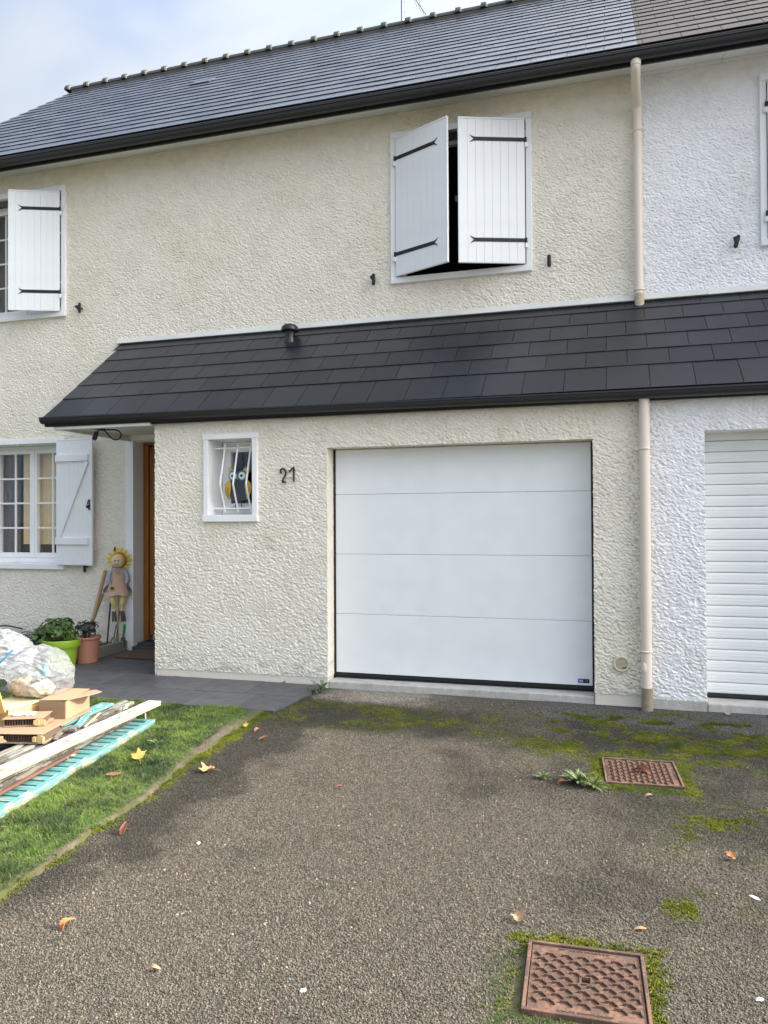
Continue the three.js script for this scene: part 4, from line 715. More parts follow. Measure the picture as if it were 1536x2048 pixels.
// ---------------------------------------------------------------- iron covers in the asphalt
{
  const rust = std([1, 1, 1], { roughness: 0.78, metalness: 0.15, map: TX.rust, bumpMap: TX.rustBump, bumpScale: 0.0012 });
  function cover(label, w, d, pos, turn, tilt, quarter) {
    const c = thing('manhole_cover', label, 'manhole cover', pos, 'iron covers in the driveway'); c.rotation.set(tilt, turn, 0, 'YXZ');
    const rim = 0.014;
    mesh('frame', [rbox(w, 0.03, rim, 0, -0.002, -d / 2 + rim / 2, 0.003), rbox(w, 0.03, rim, 0, -0.002, d / 2 - rim / 2, 0.003), rbox(rim, 0.03, d - 2 * rim, -w / 2 + rim / 2, -0.002, 0, 0.003), rbox(rim, 0.03, d - 2 * rim, w / 2 - rim / 2, -0.002, 0, 0.003)], rust, c);
    const lw = w - 2 * rim - 0.008, ld = d - 2 * rim - 0.008;
    const L = mesh('lid', [span(-lw / 2, -0.014, -0.02, 0.004, -ld / 2, ld / 2), span(0.014, lw / 2, -0.02, 0.004, -ld / 2, ld / 2), span(-0.014, 0.014, -0.02, 0.004, -ld / 2, -0.014), span(-0.014, 0.014, -0.02, 0.004, 0.014, ld / 2)], rust, c);
    const bars = [], bar = (x0, z0, x1, z1) => { const l = Math.hypot(x1 - x0, z1 - z0), g = new THREE.BoxGeometry(l, 0.009, 0.0068); const p = g.attributes.position; for (let i = 0; i < p.count; i++) if (p.getY(i) > 0) { p.setZ(i, p.getZ(i) * 0.6); p.setX(i, p.getX(i) * 0.94); } g.computeVertexNormals(); uvm(g); g.rotateY(-Math.atan2(z1 - z0, x1 - x0)); bars.push(T(bare(g), (x0 + x1) / 2, 0.0085, (z0 + z1) / 2)); };
    const px = 0.06, pz = 0.034; const rot = (x, z) => (quarter ? [z, -x] : [x, z]); const HW = (quarter ? ld : lw) / 2 - 0.012, HD = (quarter ? lw : ld) / 2 - 0.022;
    for (let j = -7; j <= 7; j++) for (let i = -6; i <= 6; i++) {
      const x = i * px + (j & 1 ? px / 2 : 0), z = j * pz; if (Math.abs(x) > HW || Math.abs(z) > HD || Math.hypot(x, z) < 0.034) continue;
      const a = (dx, dz) => { const X = clamp(x + dx, -HW, HW), Z = clamp(z + dz, -HD, HD); const p = rot(x, z), q = rot(X, Z); if (Math.hypot(X - x, Z - z) > 0.006) bar(...p, ...q); };
      a(-0.027, 0); a(0.0175, -0.0195); a(0.0175, 0.0195);
    }
    // worn raised lettering, no longer readable, along two edges
    const R = rng(quarter ? 5 : 6); for (const s of [-1, 1]) for (let k = 0; k < 14; k++) { const x = -0.09 + k * 0.0135; if (R() < 0.15) continue; const q = rot(x, s * (HD + 0.011)); bars.push(box(0.004, 0.003, 0.012, q[0] - 0.002, 0.0055, q[1])); if (R() < 0.7) bars.push(box(0.0075, 0.0031, 0.003, q[0] + 0.0015, 0.0055, q[1] + (R() - 0.5) * 0.009)); }
    mesh('tread_pattern', bars, rust, L);
    mesh('key_hole', [rbox(0.046, 0.008, 0.007, 0, 0.006, -0.0195, 0.002), rbox(0.046, 0.008, 0.007, 0, 0.006, 0.0195, 0.002), rbox(0.007, 0.008, 0.032, -0.0195, 0.006, 0, 0.002), rbox(0.007, 0.008, 0.032, 0.0195, 0.006, 0, 0.002)], rust, L);
    mesh('key_hole_bottom', [box(0.03, 0.004, 0.03, 0, -0.022, 0)], std([0.03, 0.026, 0.022], { roughness: 0.9 }), L);
    return c;
  }
  cover('rusty square iron cover nearest the camera, with moss along its far rim', 0.43, 0.42, [2.447, gy(4.004) + 0.008, 4.004], 0.04, 0.032, false);
  cover('rusty iron cover in front of the garage with a curled brown leaf on it', 0.455, 0.45, [2.713, gy(1.771) + 0.008, 1.771], 0.07, 0.032, true);
}

// ---------------------------------------------------------------- fallen leaves
function leafGeo(kind, size, curl, seed) {
  const R = rng(seed), N = 60, rings = 5, pos = [0, 0, 0], idx = [], ph = R() * 6;
  const rad = (t) => {
    if (kind === 'maple') { let r = 0.6; for (const [a, l, w] of [[Math.PI / 2, 1, 0.5], [Math.PI / 2 + 0.95, 0.92, 0.46], [Math.PI / 2 - 0.95, 0.92, 0.46], [Math.PI / 2 + 1.9, 0.68, 0.4], [Math.PI / 2 - 1.9, 0.68, 0.4]]) { let d = Math.abs(Math.atan2(Math.sin(t - a), Math.cos(t - a))); r = Math.max(r, l * (1 - Math.pow(d / w, 0.9) * 0.5)); } return r * (1 + 0.06 * Math.sin(t * 17 + ph)); }
    const c = Math.cos(t), s = Math.sin(t), b = 0.42; return (b / Math.sqrt(b * b * c * c + s * s)) * (1 + 0.04 * Math.sin(t * 13 + ph)) * (Math.abs(Math.sin(t)) < 0.12 ? 1.06 : 1);
  };
  for (let k = 1; k <= rings; k++) for (let i = 0; i < N; i++) { const t = i / N * 2 * Math.PI, r = rad(t) * k / rings, x = Math.cos(t) * r, z = -Math.sin(t) * r; pos.push(x, curl * (kind === 'maple' ? 0.3 * r * r * (1 + 0.8 * Math.sin(2.5 * t + ph)) : 1.1 * z * z + 0.35 * x * x * Math.sin(ph)) + 0.03 * Math.sin(t * 9 + ph) * r, z); }
  for (let i = 0; i < N; i++) idx.push(0, 1 + i, 1 + (i + 1) % N);
  for (let k = 0; k < rings - 1; k++) for (let i = 0; i < N; i++) { const a = 1 + k * N + i, b = 1 + k * N + (i + 1) % N, c = a + N, d = b + N; idx.push(a, c, b, b, c, d); }
  const g = new THREE.BufferGeometry(); g.setAttribute('position', new THREE.Float32BufferAttribute(pos.map((v) => v * size), 3)); g.setIndex(idx); g.computeVertexNormals(); return uvm(bare(g));
}
{
  const leaf = (label, kind, size, curl, col, x, z, lift, rot, stalk = true) => {
    const m = thing('fallen_leaf', label, 'leaf', [x, lift, z]); m.rotation.set(...rot); size *= 0.82;
    const mat = new THREE.MeshPhysicalMaterial({ color: new THREE.Color().setRGB(...col), roughness: 0.75, side: THREE.DoubleSide, transmission: 0.15, thickness: 0, map: TX.card });
    mesh('blade', leafGeo(kind, size, curl, Math.round(x * 1000) & 4095), mat, m);
    if (stalk) mesh('stalk', tube([[0, 0.002, 0], [0.01 * size / 0.05, 0.004, size * 0.9], [0.02, 0.002, size * 1.5]], 0.0012, 8, 5), mat, m);
  };
  const L = (x, z, h = 0) => gy(z) + 0.006 + h;
  leaf('yellow maple leaf lying on the lawn grass beside the turquoise shutter', 'maple', 0.085, 0.6, [0.62, 0.43, 0.1], -0.50, 2.42, lawnY(2.42) + 0.05, [0.35, 0.5, 0]);
  leaf('flat brown oval leaf lying in the grass left of the dirt strip', 'oval', 0.065, 0.3, [0.33, 0.15, 0.075], -0.478, 2.717, lawnY(2.717) + 0.035, [0.12, 0.2, 0.05]);
  leaf('pale yellow crumpled leaf on the mossy asphalt edge, largest leaf on the driveway', 'maple', 0.08, 1.6, [0.55, 0.36, 0.14], 0.033, 2.433, L(0, 2.433, 0.016), [-0.15, 1.2, 0.25]);
  leaf('curled rust brown leaf standing on the dark asphalt at left', 'oval', 0.05, 2.2, [0.36, 0.15, 0.08], 0.058, 3.355, L(0, 3.355, 0.022), [0.5, 1.35, 0.5]);
  leaf('small reddish brown scrap of leaf in the middle of the driveway', 'oval', 0.03, 1.8, [0.36, 0.17, 0.11], 0.944, 2.475, L(0, 2.47, 0.008), [0.2, 0.4, 0.2], false);
  leaf('small orange curled leaf on the mossy asphalt near the right edge', 'maple', 0.042, 2.2, [0.58, 0.27, 0.11], 3.09, 2.849, L(0, 2.849, 0.014), [0.3, 2, 0.2], false);
  leaf('buff dried leaf on the asphalt just behind the nearest iron cover', 'maple', 0.05, 1.5, [0.5, 0.32, 0.19], 2.172, 3.65, L(0, 3.65, 0.012), [0.2, 0.5, 0.3]);
  leaf('thin tan leaf sliver right of the moss behind the nearest cover', 'oval', 0.028, 0.6, [0.52, 0.31, 0.15], 2.648, 3.593, L(0, 3.593, 0.006), [0.1, 0.1, 0.1], false);
  leaf('orange brown folded leaf at the lower left of the driveway', 'oval', 0.045, 2.4, [0.5, 0.2, 0.07], 0.368, 4.197, L(0, 4.197, 0.016), [0.2, 1.2, 0.5], false);
  leaf('pale tan leaf at the bottom of the picture, left of the middle', 'oval', 0.03, 1.8, [0.55, 0.36, 0.22], 0.886, 4.352, L(0, 4.352, 0.01), [0.2, 0.3, 0.3], false);
  leaf('curled dark brown leaf lying on the iron cover in front of the garage', 'oval', 0.07, 2.2, [0.27, 0.1, 0.055], 2.72, 1.768, gy(1.768) + 0.03, [0.25, -0.55, 0.1]);
  leaf('small yellow leaf in the corner between the path and the asphalt', 'maple', 0.035, 1, [0.62, 0.4, 0.08], -0.172, 1.502, L(0, 1.502, 0.02), [0.6, 0.2, 0], false);
  leaf('brown leaf on dark mossy asphalt near the corner of the path', 'oval', 0.045, 1.6, [0.24, 0.11, 0.06], 0.09, 1.735, L(0, 1.72, 0.01), [0.2, 0.6, 0.2]);
  leaf('brown curled leaf at the tip of the lawn by the dirt strip', 'oval', 0.042, 2, [0.34, 0.17, 0.09], -0.05, 1.56, L(0, 1.58, 0.012), [0.3, 1.2, 0.1]);
  leaf('small brown leaf beside the large weed left of the iron cover', 'oval', 0.035, 1.8, [0.42, 0.14, 0.05], 2.24, 2.09, L(0, 2.09, 0.02), [0.3, 0.3, 0.4], false);
  leaf('tan leaf at the foot of the grass under the iron cover', 'oval', 0.034, 1.2, [0.33, 0.22, 0.14], 2.74, 2.15, L(0, 2.15, 0.008), [0.2, 0.5, 0.2], false);
  leaf('tan leaf lying against the concrete sill of the white roller door', 'maple', 0.045, 1, [0.5, 0.33, 0.2], 3.42, 0.27, L(0, 0.27, 0.008), [0.1, 0.2, 0], false);
  leaf('dark leaf on the ground below the white roller door', 'oval', 0.04, 1.6, [0.09, 0.05, 0.03], 3.72, 0.27, L(0, 0.27, 0.01), [0.1, 0.2, 0], false);
  leaf('brown leaf against the foot of the garage wall on the path', 'oval', 0.035, 1.8, [0.32, 0.15, 0.06], -0.42, 0.24, pathY(0.24) + 0.012, [0.4, 0.3, 0.2], false);
  const scrap = (label, x, z, s, rot) => { const g = new THREE.IcosahedronGeometry(1, 1); const p = g.attributes.position; for (let i = 0; i < p.count; i++) { const k = 1 + 0.5 * nz(p.getX(i) * 2 + x, p.getY(i) * 2, p.getZ(i) * 2); p.setXYZ(i, p.getX(i) * k * s[0], p.getY(i) * k * s[1], p.getZ(i) * k * s[2]); } g.computeVertexNormals(); const m = mesh('paper_scrap', [g], std([0.82, 0.82, 0.8], { roughness: 0.6 }), null, [x, gy(z) + s[1] * 0.7, z], rot); tag(m, label, 'litter'); };
  scrap('round white pebble on dark asphalt at the left', 0.5, 3.36, [0.01, 0.007, 0.009], [0, 0, 0]);
  scrap('white scrap of paper by the right edge, above the lower one', 3.135, 3.2, [0.024, 0.004, 0.009], [0.1, -0.7, 0]);
  scrap('white scrap at the lower right corner, nearest the camera', 3.03, 3.93, [0.014, 0.005, 0.009], [0, 0.4, 0.1]);
  scrap('small pale stone at the lower edge left of the nearest cover', 1.476, 4.31, [0.012, 0.007, 0.009], [0, 0.6, 0.1]);
}

// ---------------------------------------------------------------- weeds
{
  function leafBlade(len, wid, rise, lobes, seed) { // a leaf growing from the origin along +z
    const R = rng(seed), N = 12, pos = [], idx = []; const droop = 0.6 + 0.6 * R();
    for (let i = 0; i <= N; i++) { const t = i / N, w = wid * Math.pow(Math.sin(Math.PI * Math.min(1, 0.06 + t * 0.93)), 0.8) * (0.45 + 0.75 * t) * (lobes ? 0.6 + 0.6 * Math.abs(Math.sin(t * Math.PI * lobes)) : 1), y = rise * (t - droop * 0.7 * t * t), z = len * t; pos.push(-w / 2, y + 0.15 * w, z - (lobes ? 0.004 : 0), 0, y, z, w / 2, y + 0.15 * w, z); }
    for (let i = 0; i < N; i++) { const a = i * 3; idx.push(a, a + 1, a + 3, a + 1, a + 4, a + 3, a + 1, a + 2, a + 4, a + 2, a + 5, a + 4); }
    const g = new THREE.BufferGeometry(); g.setAttribute('position', new THREE.Float32BufferAttribute(pos, 3)); g.setIndex(idx); g.computeVertexNormals(); return uvm(bare(g));
  }
  function weed(label, x, y, z, n, len, wid, rise, lobes, cols, seed) {
    const p = thing('weed', label, 'weed', [x, y, z]), R = rng(seed);
    const mats = cols.map((c) => new THREE.MeshPhysicalMaterial({ color: new THREE.Color().setRGB(...c), roughness: 0.6, side: THREE.DoubleSide, transmission: 0.2, thickness: 0 }));
    mesh('crown', [T(new THREE.SphereGeometry(0.012, 8, 6), 0, 0.004, 0)], mats[0], p);
    for (let i = 0; i < n; i++) { const k = 0.55 + 0.5 * R(); mesh('leaf', leafBlade(len * k, wid * k, rise * (0.5 + R()), lobes, seed + i), mats[i % mats.length], p, [(R() - 0.5) * 0.02, 0.002 + 0.006 * R(), (R() - 0.5) * 0.02], [-(R() * R() * 0.8), i * 2.399 + R() * 0.5, 0, 'YXZ']); p.children[p.children.length - 1].rotation.order = 'YXZ'; }
    return p;
  }
  const G = [[0.11, 0.17, 0.035], [0.16, 0.22, 0.06], [0.23, 0.28, 0.12], [0.08, 0.13, 0.03]];
  weed('large pale green weed rosette touching the left side of the iron cover', 2.34, gy(2.03) + 0.003, 2.03, 95, 0.115, 0.021, 0.06, 6, G, 61);
  weed('second weed rosette in front of the large one, against the cover', 2.43, gy(2.08) + 0.003, 2.08, 44, 0.11, 0.017, 0.05, 6, G, 65);
  weed('small weed rosette alone on the asphalt, left of the large weed', 2.123, gy(2.0) + 0.003, 2.0, 26, 0.07, 0.012, 0.03, 6, G, 62);
  weed('broad leaved green weed growing at the corner of the garage threshold', 0.0, gy(0.34) + 0.01, 0.34, 7, 0.13, 0.05, 0.13, 0, [[0.1, 0.19, 0.08], [0.13, 0.22, 0.1]], 63);
  weed('small bushy weed at the end of the slate path', -0.045, gy(0.42) + 0.005, 0.42, 18, 0.06, 0.022, 0.06, 3, [[0.1, 0.17, 0.06], [0.14, 0.2, 0.08]], 64);
  weed('thin weed with narrow leaves in the grass near the yellow leaf', -0.58, lawnY(2.1) + 0.01, 2.1, 14, 0.07, 0.018, 0.07, 4, G, 66);
}

// ---------------------------------------------------------------- plants in pots
function foliage(cx, cy, cz, rx, ry, rz, n, size, seed) { // ruffled leaves facing outwards
  const R = rng(seed), out = [];
  for (let i = 0; i < n; i++) {
    const a = R() * 6.283, e = Math.asin(R() * 1.5 - 0.5), k = 0.55 + 0.45 * R(), d = new THREE.Vector3(Math.cos(a) * Math.cos(e), Math.sin(e), Math.sin(a) * Math.cos(e));
    const s = size * (0.6 + 0.7 * R()), N = 12, pos = [0, 0, 0], idx = []; for (let j = 0; j < N; j++) { const t = j / N * 6.283, r = s * (0.78 + 0.22 * Math.cos(5 * t)); pos.push(Math.cos(t) * r, Math.sin(t) * r, s * 0.25 * (1 + Math.sin(3 * t + i)) * 0.7); idx.push(0, 1 + j, 1 + (j + 1) % N); }
    let g = new THREE.BufferGeometry(); g.setAttribute('position', new THREE.Float32BufferAttribute(pos, 3)); g.setIndex(idx); g.computeVertexNormals();
    const nrm = d.clone().add(new THREE.Vector3((R() - 0.5) * 0.9, 0.4 + (R() - 0.5) * 0.6, (R() - 0.5) * 0.9)).normalize(); g.applyQuaternion(new THREE.Quaternion().setFromUnitVectors(new THREE.Vector3(0, 0, 1), nrm));
    const lump = 1 + 0.25 * nz(d.x * 2 + seed, d.y * 2, d.z * 2); g = bare(T(g, cx + d.x * rx * k * lump, cy + d.y * ry * k * lump, cz + d.z * rz * k * lump)); const c = 0.6 + 0.7 * R(); out.push(paint(g, () => [c, c * (0.95 + 0.15 * R()), c * 0.9]));
  }
  return out;
}
function pot(parent, rTop, rBot, h, rimH, mat, soil) {
  const V = (a) => a.map((p) => new THREE.Vector2(...p)), t = rTop;
  mesh('pot', [new THREE.LatheGeometry(V([[0, 0], [rBot, 0], [rBot + 0.004, 0.006], [lerp(rBot, t, (h - rimH) / h) - 0.012, h - rimH], [t - 0.001, h - rimH + 0.004], [t, h - 0.006], [t - 0.005, h], [t - 0.016, h - 0.002], [t - 0.022, h - 0.04], [0, h - 0.045]]), 48)], mat, parent);
  mesh('soil', [T(new THREE.CircleGeometry(t - 0.02, 32).rotateX(-Math.PI / 2), 0, h - 0.035, 0)], std([0.035, 0.026, 0.018], { roughness: 0.95, map: TX.conc, bumpMap: TX.concBump, bumpScale: 0.02 }), parent);
}
{
  const fm = (c) => new THREE.MeshPhysicalMaterial({ color: new THREE.Color().setRGB(...c), vertexColors: true, roughness: 0.6, side: THREE.DoubleSide, transmission: 0.2, thickness: 0 });
  const a = thing('potted_plant', 'bushy green plant in a lime green plastic pot by the path', 'potted plant', [-3.09, -0.07, 0.03]);
  pot(a, 0.195, 0.135, 0.31, 0.08, std([0.27, 0.43, 0.035], { roughness: 0.35, map: TX.plain }));
  const st = []; const R = rng(71); for (let i = 0; i < 16; i++) { const q = R() * 6.28, r = 0.12 * R(); st.push(tube([[Math.cos(q) * r * 0.4, 0.27, Math.sin(q) * r * 0.4], [Math.cos(q) * r, 0.35, Math.sin(q) * r], [Math.cos(q) * r * 1.6 - 0.05, 0.42 + 0.06 * R(), Math.sin(q) * r * 1.4]], 0.004, 8, 5)); }
  mesh('stem', st, std([0.13, 0.1, 0.05]), a);
  mesh('foliage', [...foliage(-0.06, 0.4, 0.0, 0.19, 0.13, 0.17, 260, 0.028, 72), ...foliage(0.05, 0.47, 0, 0.09, 0.07, 0.09, 90, 0.026, 73), ...foliage(-0.2, 0.34, 0.05, 0.09, 0.1, 0.1, 90, 0.028, 74), ...foliage(0.13, 0.36, 0.02, 0.07, 0.06, 0.09, 50, 0.024, 75)], fm([0.075, 0.14, 0.025]), a);
  const b = thing('potted_plant', 'dark leaved plant in a terracotta pot beside the lime pot', 'potted plant', [-3.0, -0.055, -0.27]);
  pot(b, 0.152, 0.112, 0.285, 0.03, std([0.42, 0.19, 0.125], { roughness: 0.8, map: TX.mottle, bumpMap: TX.grit, bumpScale: 0.0008 }));
  const st2 = []; for (let i = 0; i < 9; i++) { const q = R() * 6.28, r = 0.05 + 0.07 * R(); st2.push(tube([[0, 0.24, 0], [Math.cos(q) * r * 0.6, 0.32, Math.sin(q) * r * 0.6], [Math.cos(q) * r, 0.38 + 0.05 * R(), Math.sin(q) * r]], 0.0035, 8, 5)); }
  mesh('stem', st2, std([0.07, 0.04, 0.03]), b);
  mesh('foliage', [...foliage(0.0, 0.38, 0, 0.13, 0.08, 0.12, 95, 0.026, 77), ...foliage(0.06, 0.33, 0.02, 0.08, 0.05, 0.08, 30, 0.024, 78)], fm([0.035, 0.042, 0.026]), b);
}
// netting and hose on the bed
{
  const R = rng(81), g = []; const m = std([0.02, 0.055, 0.035], { roughness: 0.6 });
  for (let i = 0; i < 26; i++) { const x0 = -5.8 + 1.5 * R(), z0 = -0.9 + 0.6 * R(), l = 0.5 + 0.9 * R(), a = (R() - 0.5) * 0.9, p = []; for (let k = 0; k <= 5; k++) p.push([x0 + l * (k / 5) * Math.cos(a) + 0.05 * (R() - 0.5), 0.05 + 0.13 * R() * Math.sin(Math.PI * k / 5) + 0.02 * R(), clamp(z0 + l * (k / 5) * Math.sin(a) + 0.06 * (R() - 0.5), -1.0, 0.0)]); g.push(tube(p, 0.0028 + 0.002 * R(), 24, 5)); }
  const n = mesh('garden_netting', g, m); tag(n, 'tangled dark green wire netting heaped on the bed under the window', 'netting');
  const h = mesh('garden_hose', [tube([[-5.9, 0.12, -0.25], [-5.0, 0.07, -0.2], [-4.2, 0.06, -0.3], [-3.7, 0.1, -0.5], [-3.35, 0.06, -0.7]], 0.013, 60, 8), tube([[-5.8, 0.1, -0.75], [-5.0, 0.16, -0.85], [-4.7, 0.2, -0.92], [-4.5, 0.16, -0.98]], 0.009, 40, 8)], std([0.015, 0.05, 0.045], { roughness: 0.5 })); tag(h, 'dark green garden hose lying across the bed behind the plastic bags', 'hose');
}
// tools by the wall
{
  const s = thing('tool_handles', 'two long wooden tool handles leaning together on the wall behind the terracotta pot', 'tool', [0, 0, 0]);
  mesh('handle', [rod([-3.42, 0.03, -0.8], [-3.325, 0.9, -1.03], 0.018, 0.021, 12)], M.handleWood, s); mesh('handle', [rod([-3.47, 0.03, -0.83], [-3.36, 0.62, -1.03], 0.013, 0.016, 12)], M.handleWood, s);
  const st = mesh('iron_stake', [rod([-3.235, -0.02, -0.93], [-3.195, 1.18, -1.035], 0.009, 0.011, 8)], M.iron); tag(st, 'thin black stake standing against the wall behind the scarecrow doll', 'stake');
  const f = thing('hand_fork', 'small hand fork with a green socket standing in the bed below the doll', 'garden fork', [-3.115, 0, -0.95]);
  mesh('handle', [rod([0, 0.1, 0], [-0.005, 0.42, -0.07], 0.008, 0.008, 8)], std([0.25, 0.12, 0.1]), f); mesh('socket', [rod([0.01, 0.02, 0.02], [0.005, 0.12, 0], 0.022, 0.014, 10)], std([0.15, 0.24, 0.04]), f);
  mesh('tine', [tube([[-0.065, -0.03, 0.02], [-0.06, 0.09, 0.0], [-0.035, 0.11, 0], [-0.03, 0.2, -0.02], [-0.008, 0.26, -0.02]], 0.006, 20, 6), tube([[-0.03, -0.03, 0.02], [-0.032, 0.08, 0], [-0.03, 0.15, 0]], 0.004, 12, 6)], M.iron, f);
  const t = thing('hand_trowel', 'small trowel with a bright green grip stuck in the bed by the door surround', 'trowel', [-3.03, 0, -0.96]);
  mesh('grip', [T(new THREE.CapsuleGeometry(0.0155, 0.085, 4, 12), 0, 0.215, 0)], std([0.0, 0.27, 0.06], { roughness: 0.4 }), t); mesh('blade', [extrude(poly([[-0.035, 0], [-0.032, 0.1], [-0.012, 0.12], [-0.01, 0.16], [0.01, 0.16], [0.012, 0.12], [0.032, 0.1], [0.035, 0]]), 0.004)], std([0.12, 0.12, 0.11], { roughness: 0.5, metalness: 0.6 }), t, [-0.005, 0.0, 0]);
  t.rotation.z = -0.08;
}
// scarecrow doll
{
  const d = thing('scarecrow_doll', 'smiling scarecrow doll in a tan dress with a sunflower round its head', 'doll', [-3.095, 0, -0.955]); d.rotation.y = 0.5;
  const cl = (c, t = TX.cloth) => std(c, { roughness: 0.92, map: t, side: THREE.DoubleSide });
  const head = mesh('head', [T(new THREE.SphereGeometry(0.078, 28, 20).scale(1, 1.08, 0.85), 0, 1.02, 0.03)], cl([0.78, 0.58, 0.36]), d);
  mesh('eye', [T(new THREE.SphereGeometry(0.0085, 10, 8).scale(1, 1, 0.5), -0.021, 1.028, 0.094)], M.iron, head); mesh('eye', [T(new THREE.SphereGeometry(0.0085, 10, 8).scale(1, 1, 0.5), 0.012, 1.028, 0.095)], M.iron, head);
  mesh('mouth', [tube([[-0.03, 0.995, 0.092], [-0.018, 0.982, 0.093], [-0.004, 0.979, 0.094], [0.01, 0.984, 0.094], [0.018, 0.996, 0.093]], 0.0026, 16, 5)], std([0.2, 0.05, 0.03]), head);
  const R = rng(91), pet = [new THREE.Shape()]; pet[0].moveTo(0, -0.016); pet[0].quadraticCurveTo(0.05, -0.022, 0.085, 0); pet[0].quadraticCurveTo(0.05, 0.022, 0, 0.016);
  const pg = [], pg2 = []; for (let k = 0; k < 30; k++) { const g = new THREE.ShapeGeometry(pet[0], 4), p = g.attributes.position; for (let i = 0; i < p.count; i++) p.setZ(i, -0.25 * p.getY(i) ** 2 * 40 + 0.2 * p.getX(i) * (R() - 0.3)); g.computeVertexNormals(); T(g, 0.062 + 0.01 * R(), 0, 0); g.rotateX((R() - 0.5) * 0.6); g.rotateZ(k * 0.2094 * 2 + R() * 0.1); (k % 2 ? pg : pg2).push(bare(T(g, 0.012, 1.03, k % 2 ? -0.012 : 0.0))); }
  mesh('petals', pg, cl([0.78, 0.56, 0.02]), d); mesh('petals', pg2, cl([0.8, 0.64, 0.05]), d);
  mesh('hair', [T(new THREE.TorusGeometry(0.072, 0.02, 8, 28).scale(1, 1.05, 0.7), 0.012, 1.028, 0.01)], cl([0.5, 0.16, 0.03]), d);
  // dress: a flared tube with folds
  const prof = [[0.078, 0.93], [0.07, 0.88], [0.066, 0.8], [0.072, 0.74], [0.1, 0.68], [0.135, 0.62], [0.142, 0.612]], pos = [], idx = [], N = 48;
  prof.forEach(([r, y], j) => { for (let i = 0; i <= N; i++) { const t = i / N * 6.2832, f = 1 + (j > 2 ? 0.1 * (j - 2) / 4 * Math.sin(t * 7 + j * 0.2) : 0.02 * Math.sin(t * 9)); pos.push(Math.cos(t) * r * f, y + (j > 4 ? 0.008 * Math.sin(t * 5) : 0), Math.sin(t) * r * f * 0.5 + 0.005); } });
  for (let j = 0; j + 1 < prof.length; j++) for (let i = 0; i < N; i++) { const a = j * (N + 1) + i, b = a + N + 1; idx.push(a, a + 1, b, a + 1, b + 1, b); }
  const dg = new THREE.BufferGeometry(); dg.setAttribute('position', new THREE.Float32BufferAttribute(pos, 3)); dg.setIndex(idx); dg.computeVertexNormals();
  const dress = mesh('dress', uvm(bare(dg)), cl([0.60, 0.40, 0.28]), d);
  mesh('apron_flower', [T(new THREE.CylinderGeometry(0.015, 0.015, 0.004, 14).rotateX(Math.PI / 2), -0.06, 0.7, 0.062), ...[0, 1, 2, 3, 4, 5, 6].map((k) => T(new THREE.SphereGeometry(0.009, 8, 6).scale(1, 1, 0.3), -0.06 + 0.021 * Math.cos(k * 0.9), 0.7 + 0.021 * Math.sin(k * 0.9), 0.06))].map((g, i) => paint(bare(g), () => (i ? [0.55, 0.33, 0.08] : [0.05, 0.025, 0.015]))), new THREE.MeshStandardMaterial({ vertexColors: true, roughness: 0.9 }), dress);
  mesh('bow', [T(new THREE.SphereGeometry(0.012, 10, 8).scale(2.2, 0.9, 0.7), -0.028, 0.925, 0.055), T(new THREE.SphereGeometry(0.012, 10, 8).scale(2.2, 0.9, 0.7), 0.022, 0.925, 0.055), rod([-0.004, 0.925, 0.06], [-0.02, 0.87, 0.055], 0.006), rod([-0.004, 0.925, 0.06], [0.012, 0.87, 0.055], 0.006)], cl([1, 1, 1], TX.sleeve), dress);
  for (const s of [-1, 1]) {
    const a = mesh('sleeve', [tube([[s * 0.06, 0.915, 0.0], [s * 0.095, 0.87, 0.005], [s * 0.108, 0.8, 0.01], [s * 0.1, 0.755, 0.012]], 0.026, 18, 10)], cl([1, 1, 1], TX.sleeve), d);
    const hay = []; for (let k = 0; k < 26; k++) hay.push(rod([s * 0.1, 0.76, 0.012], [s * (0.115 + 0.05 * R()) + (s < 0 ? -0.01 : 0.0), 0.63 + 0.05 * R(), 0.01 + 0.05 * (R() - 0.3)], 0.0045, 0.0015, 4)); mesh('straw_hand', hay, cl([0.16, 0.15, 0.12]), a);
    const l = mesh('leg', [tube([[s * 0.05, 0.66, 0], [s * 0.056, 0.56, 0.006], [s * 0.048, 0.5, 0.008], [s * 0.044, 0.455, 0.004], [s * 0.046, 0.42, 0]], 0.03, 20, 12)].map((g) => { const p = g.attributes.position; for (let i = 0; i < p.count; i++) { const y = p.getY(i), k = y > 0.52 ? 1.15 : lerp(0.5, 1.1, sstep(0.44, 0.53, y)) + (y < 0.44 ? 0.25 : 0); p.setX(i, s * 0.048 + (p.getX(i) - s * 0.048) * k); p.setZ(i, p.getZ(i) * k); } g.computeVertexNormals(); return g; }), cl([0.74, 0.58, 0.26]), d);
    const ft = []; for (let k = 0; k < 30; k++) { const q = R() * 6.28; ft.push(rod([s * 0.047 + 0.016 * Math.cos(q), 0.425, 0.016 * Math.sin(q)], [s * 0.05 + 0.024 * Math.cos(q + 0.4) + 0.012, 0.29 + 0.06 * R(), 0.01 + 0.02 * Math.sin(q)], 0.009, 0.0035, 5)); } mesh('straw_foot', ft, cl([0.12, 0.1, 0.075]), l);
  }
  mesh('stick', [rod([-0.005, -0.02, -0.03], [0.0, 0.95, -0.045], 0.008, 0.008, 8)], M.handleWood, d);
}
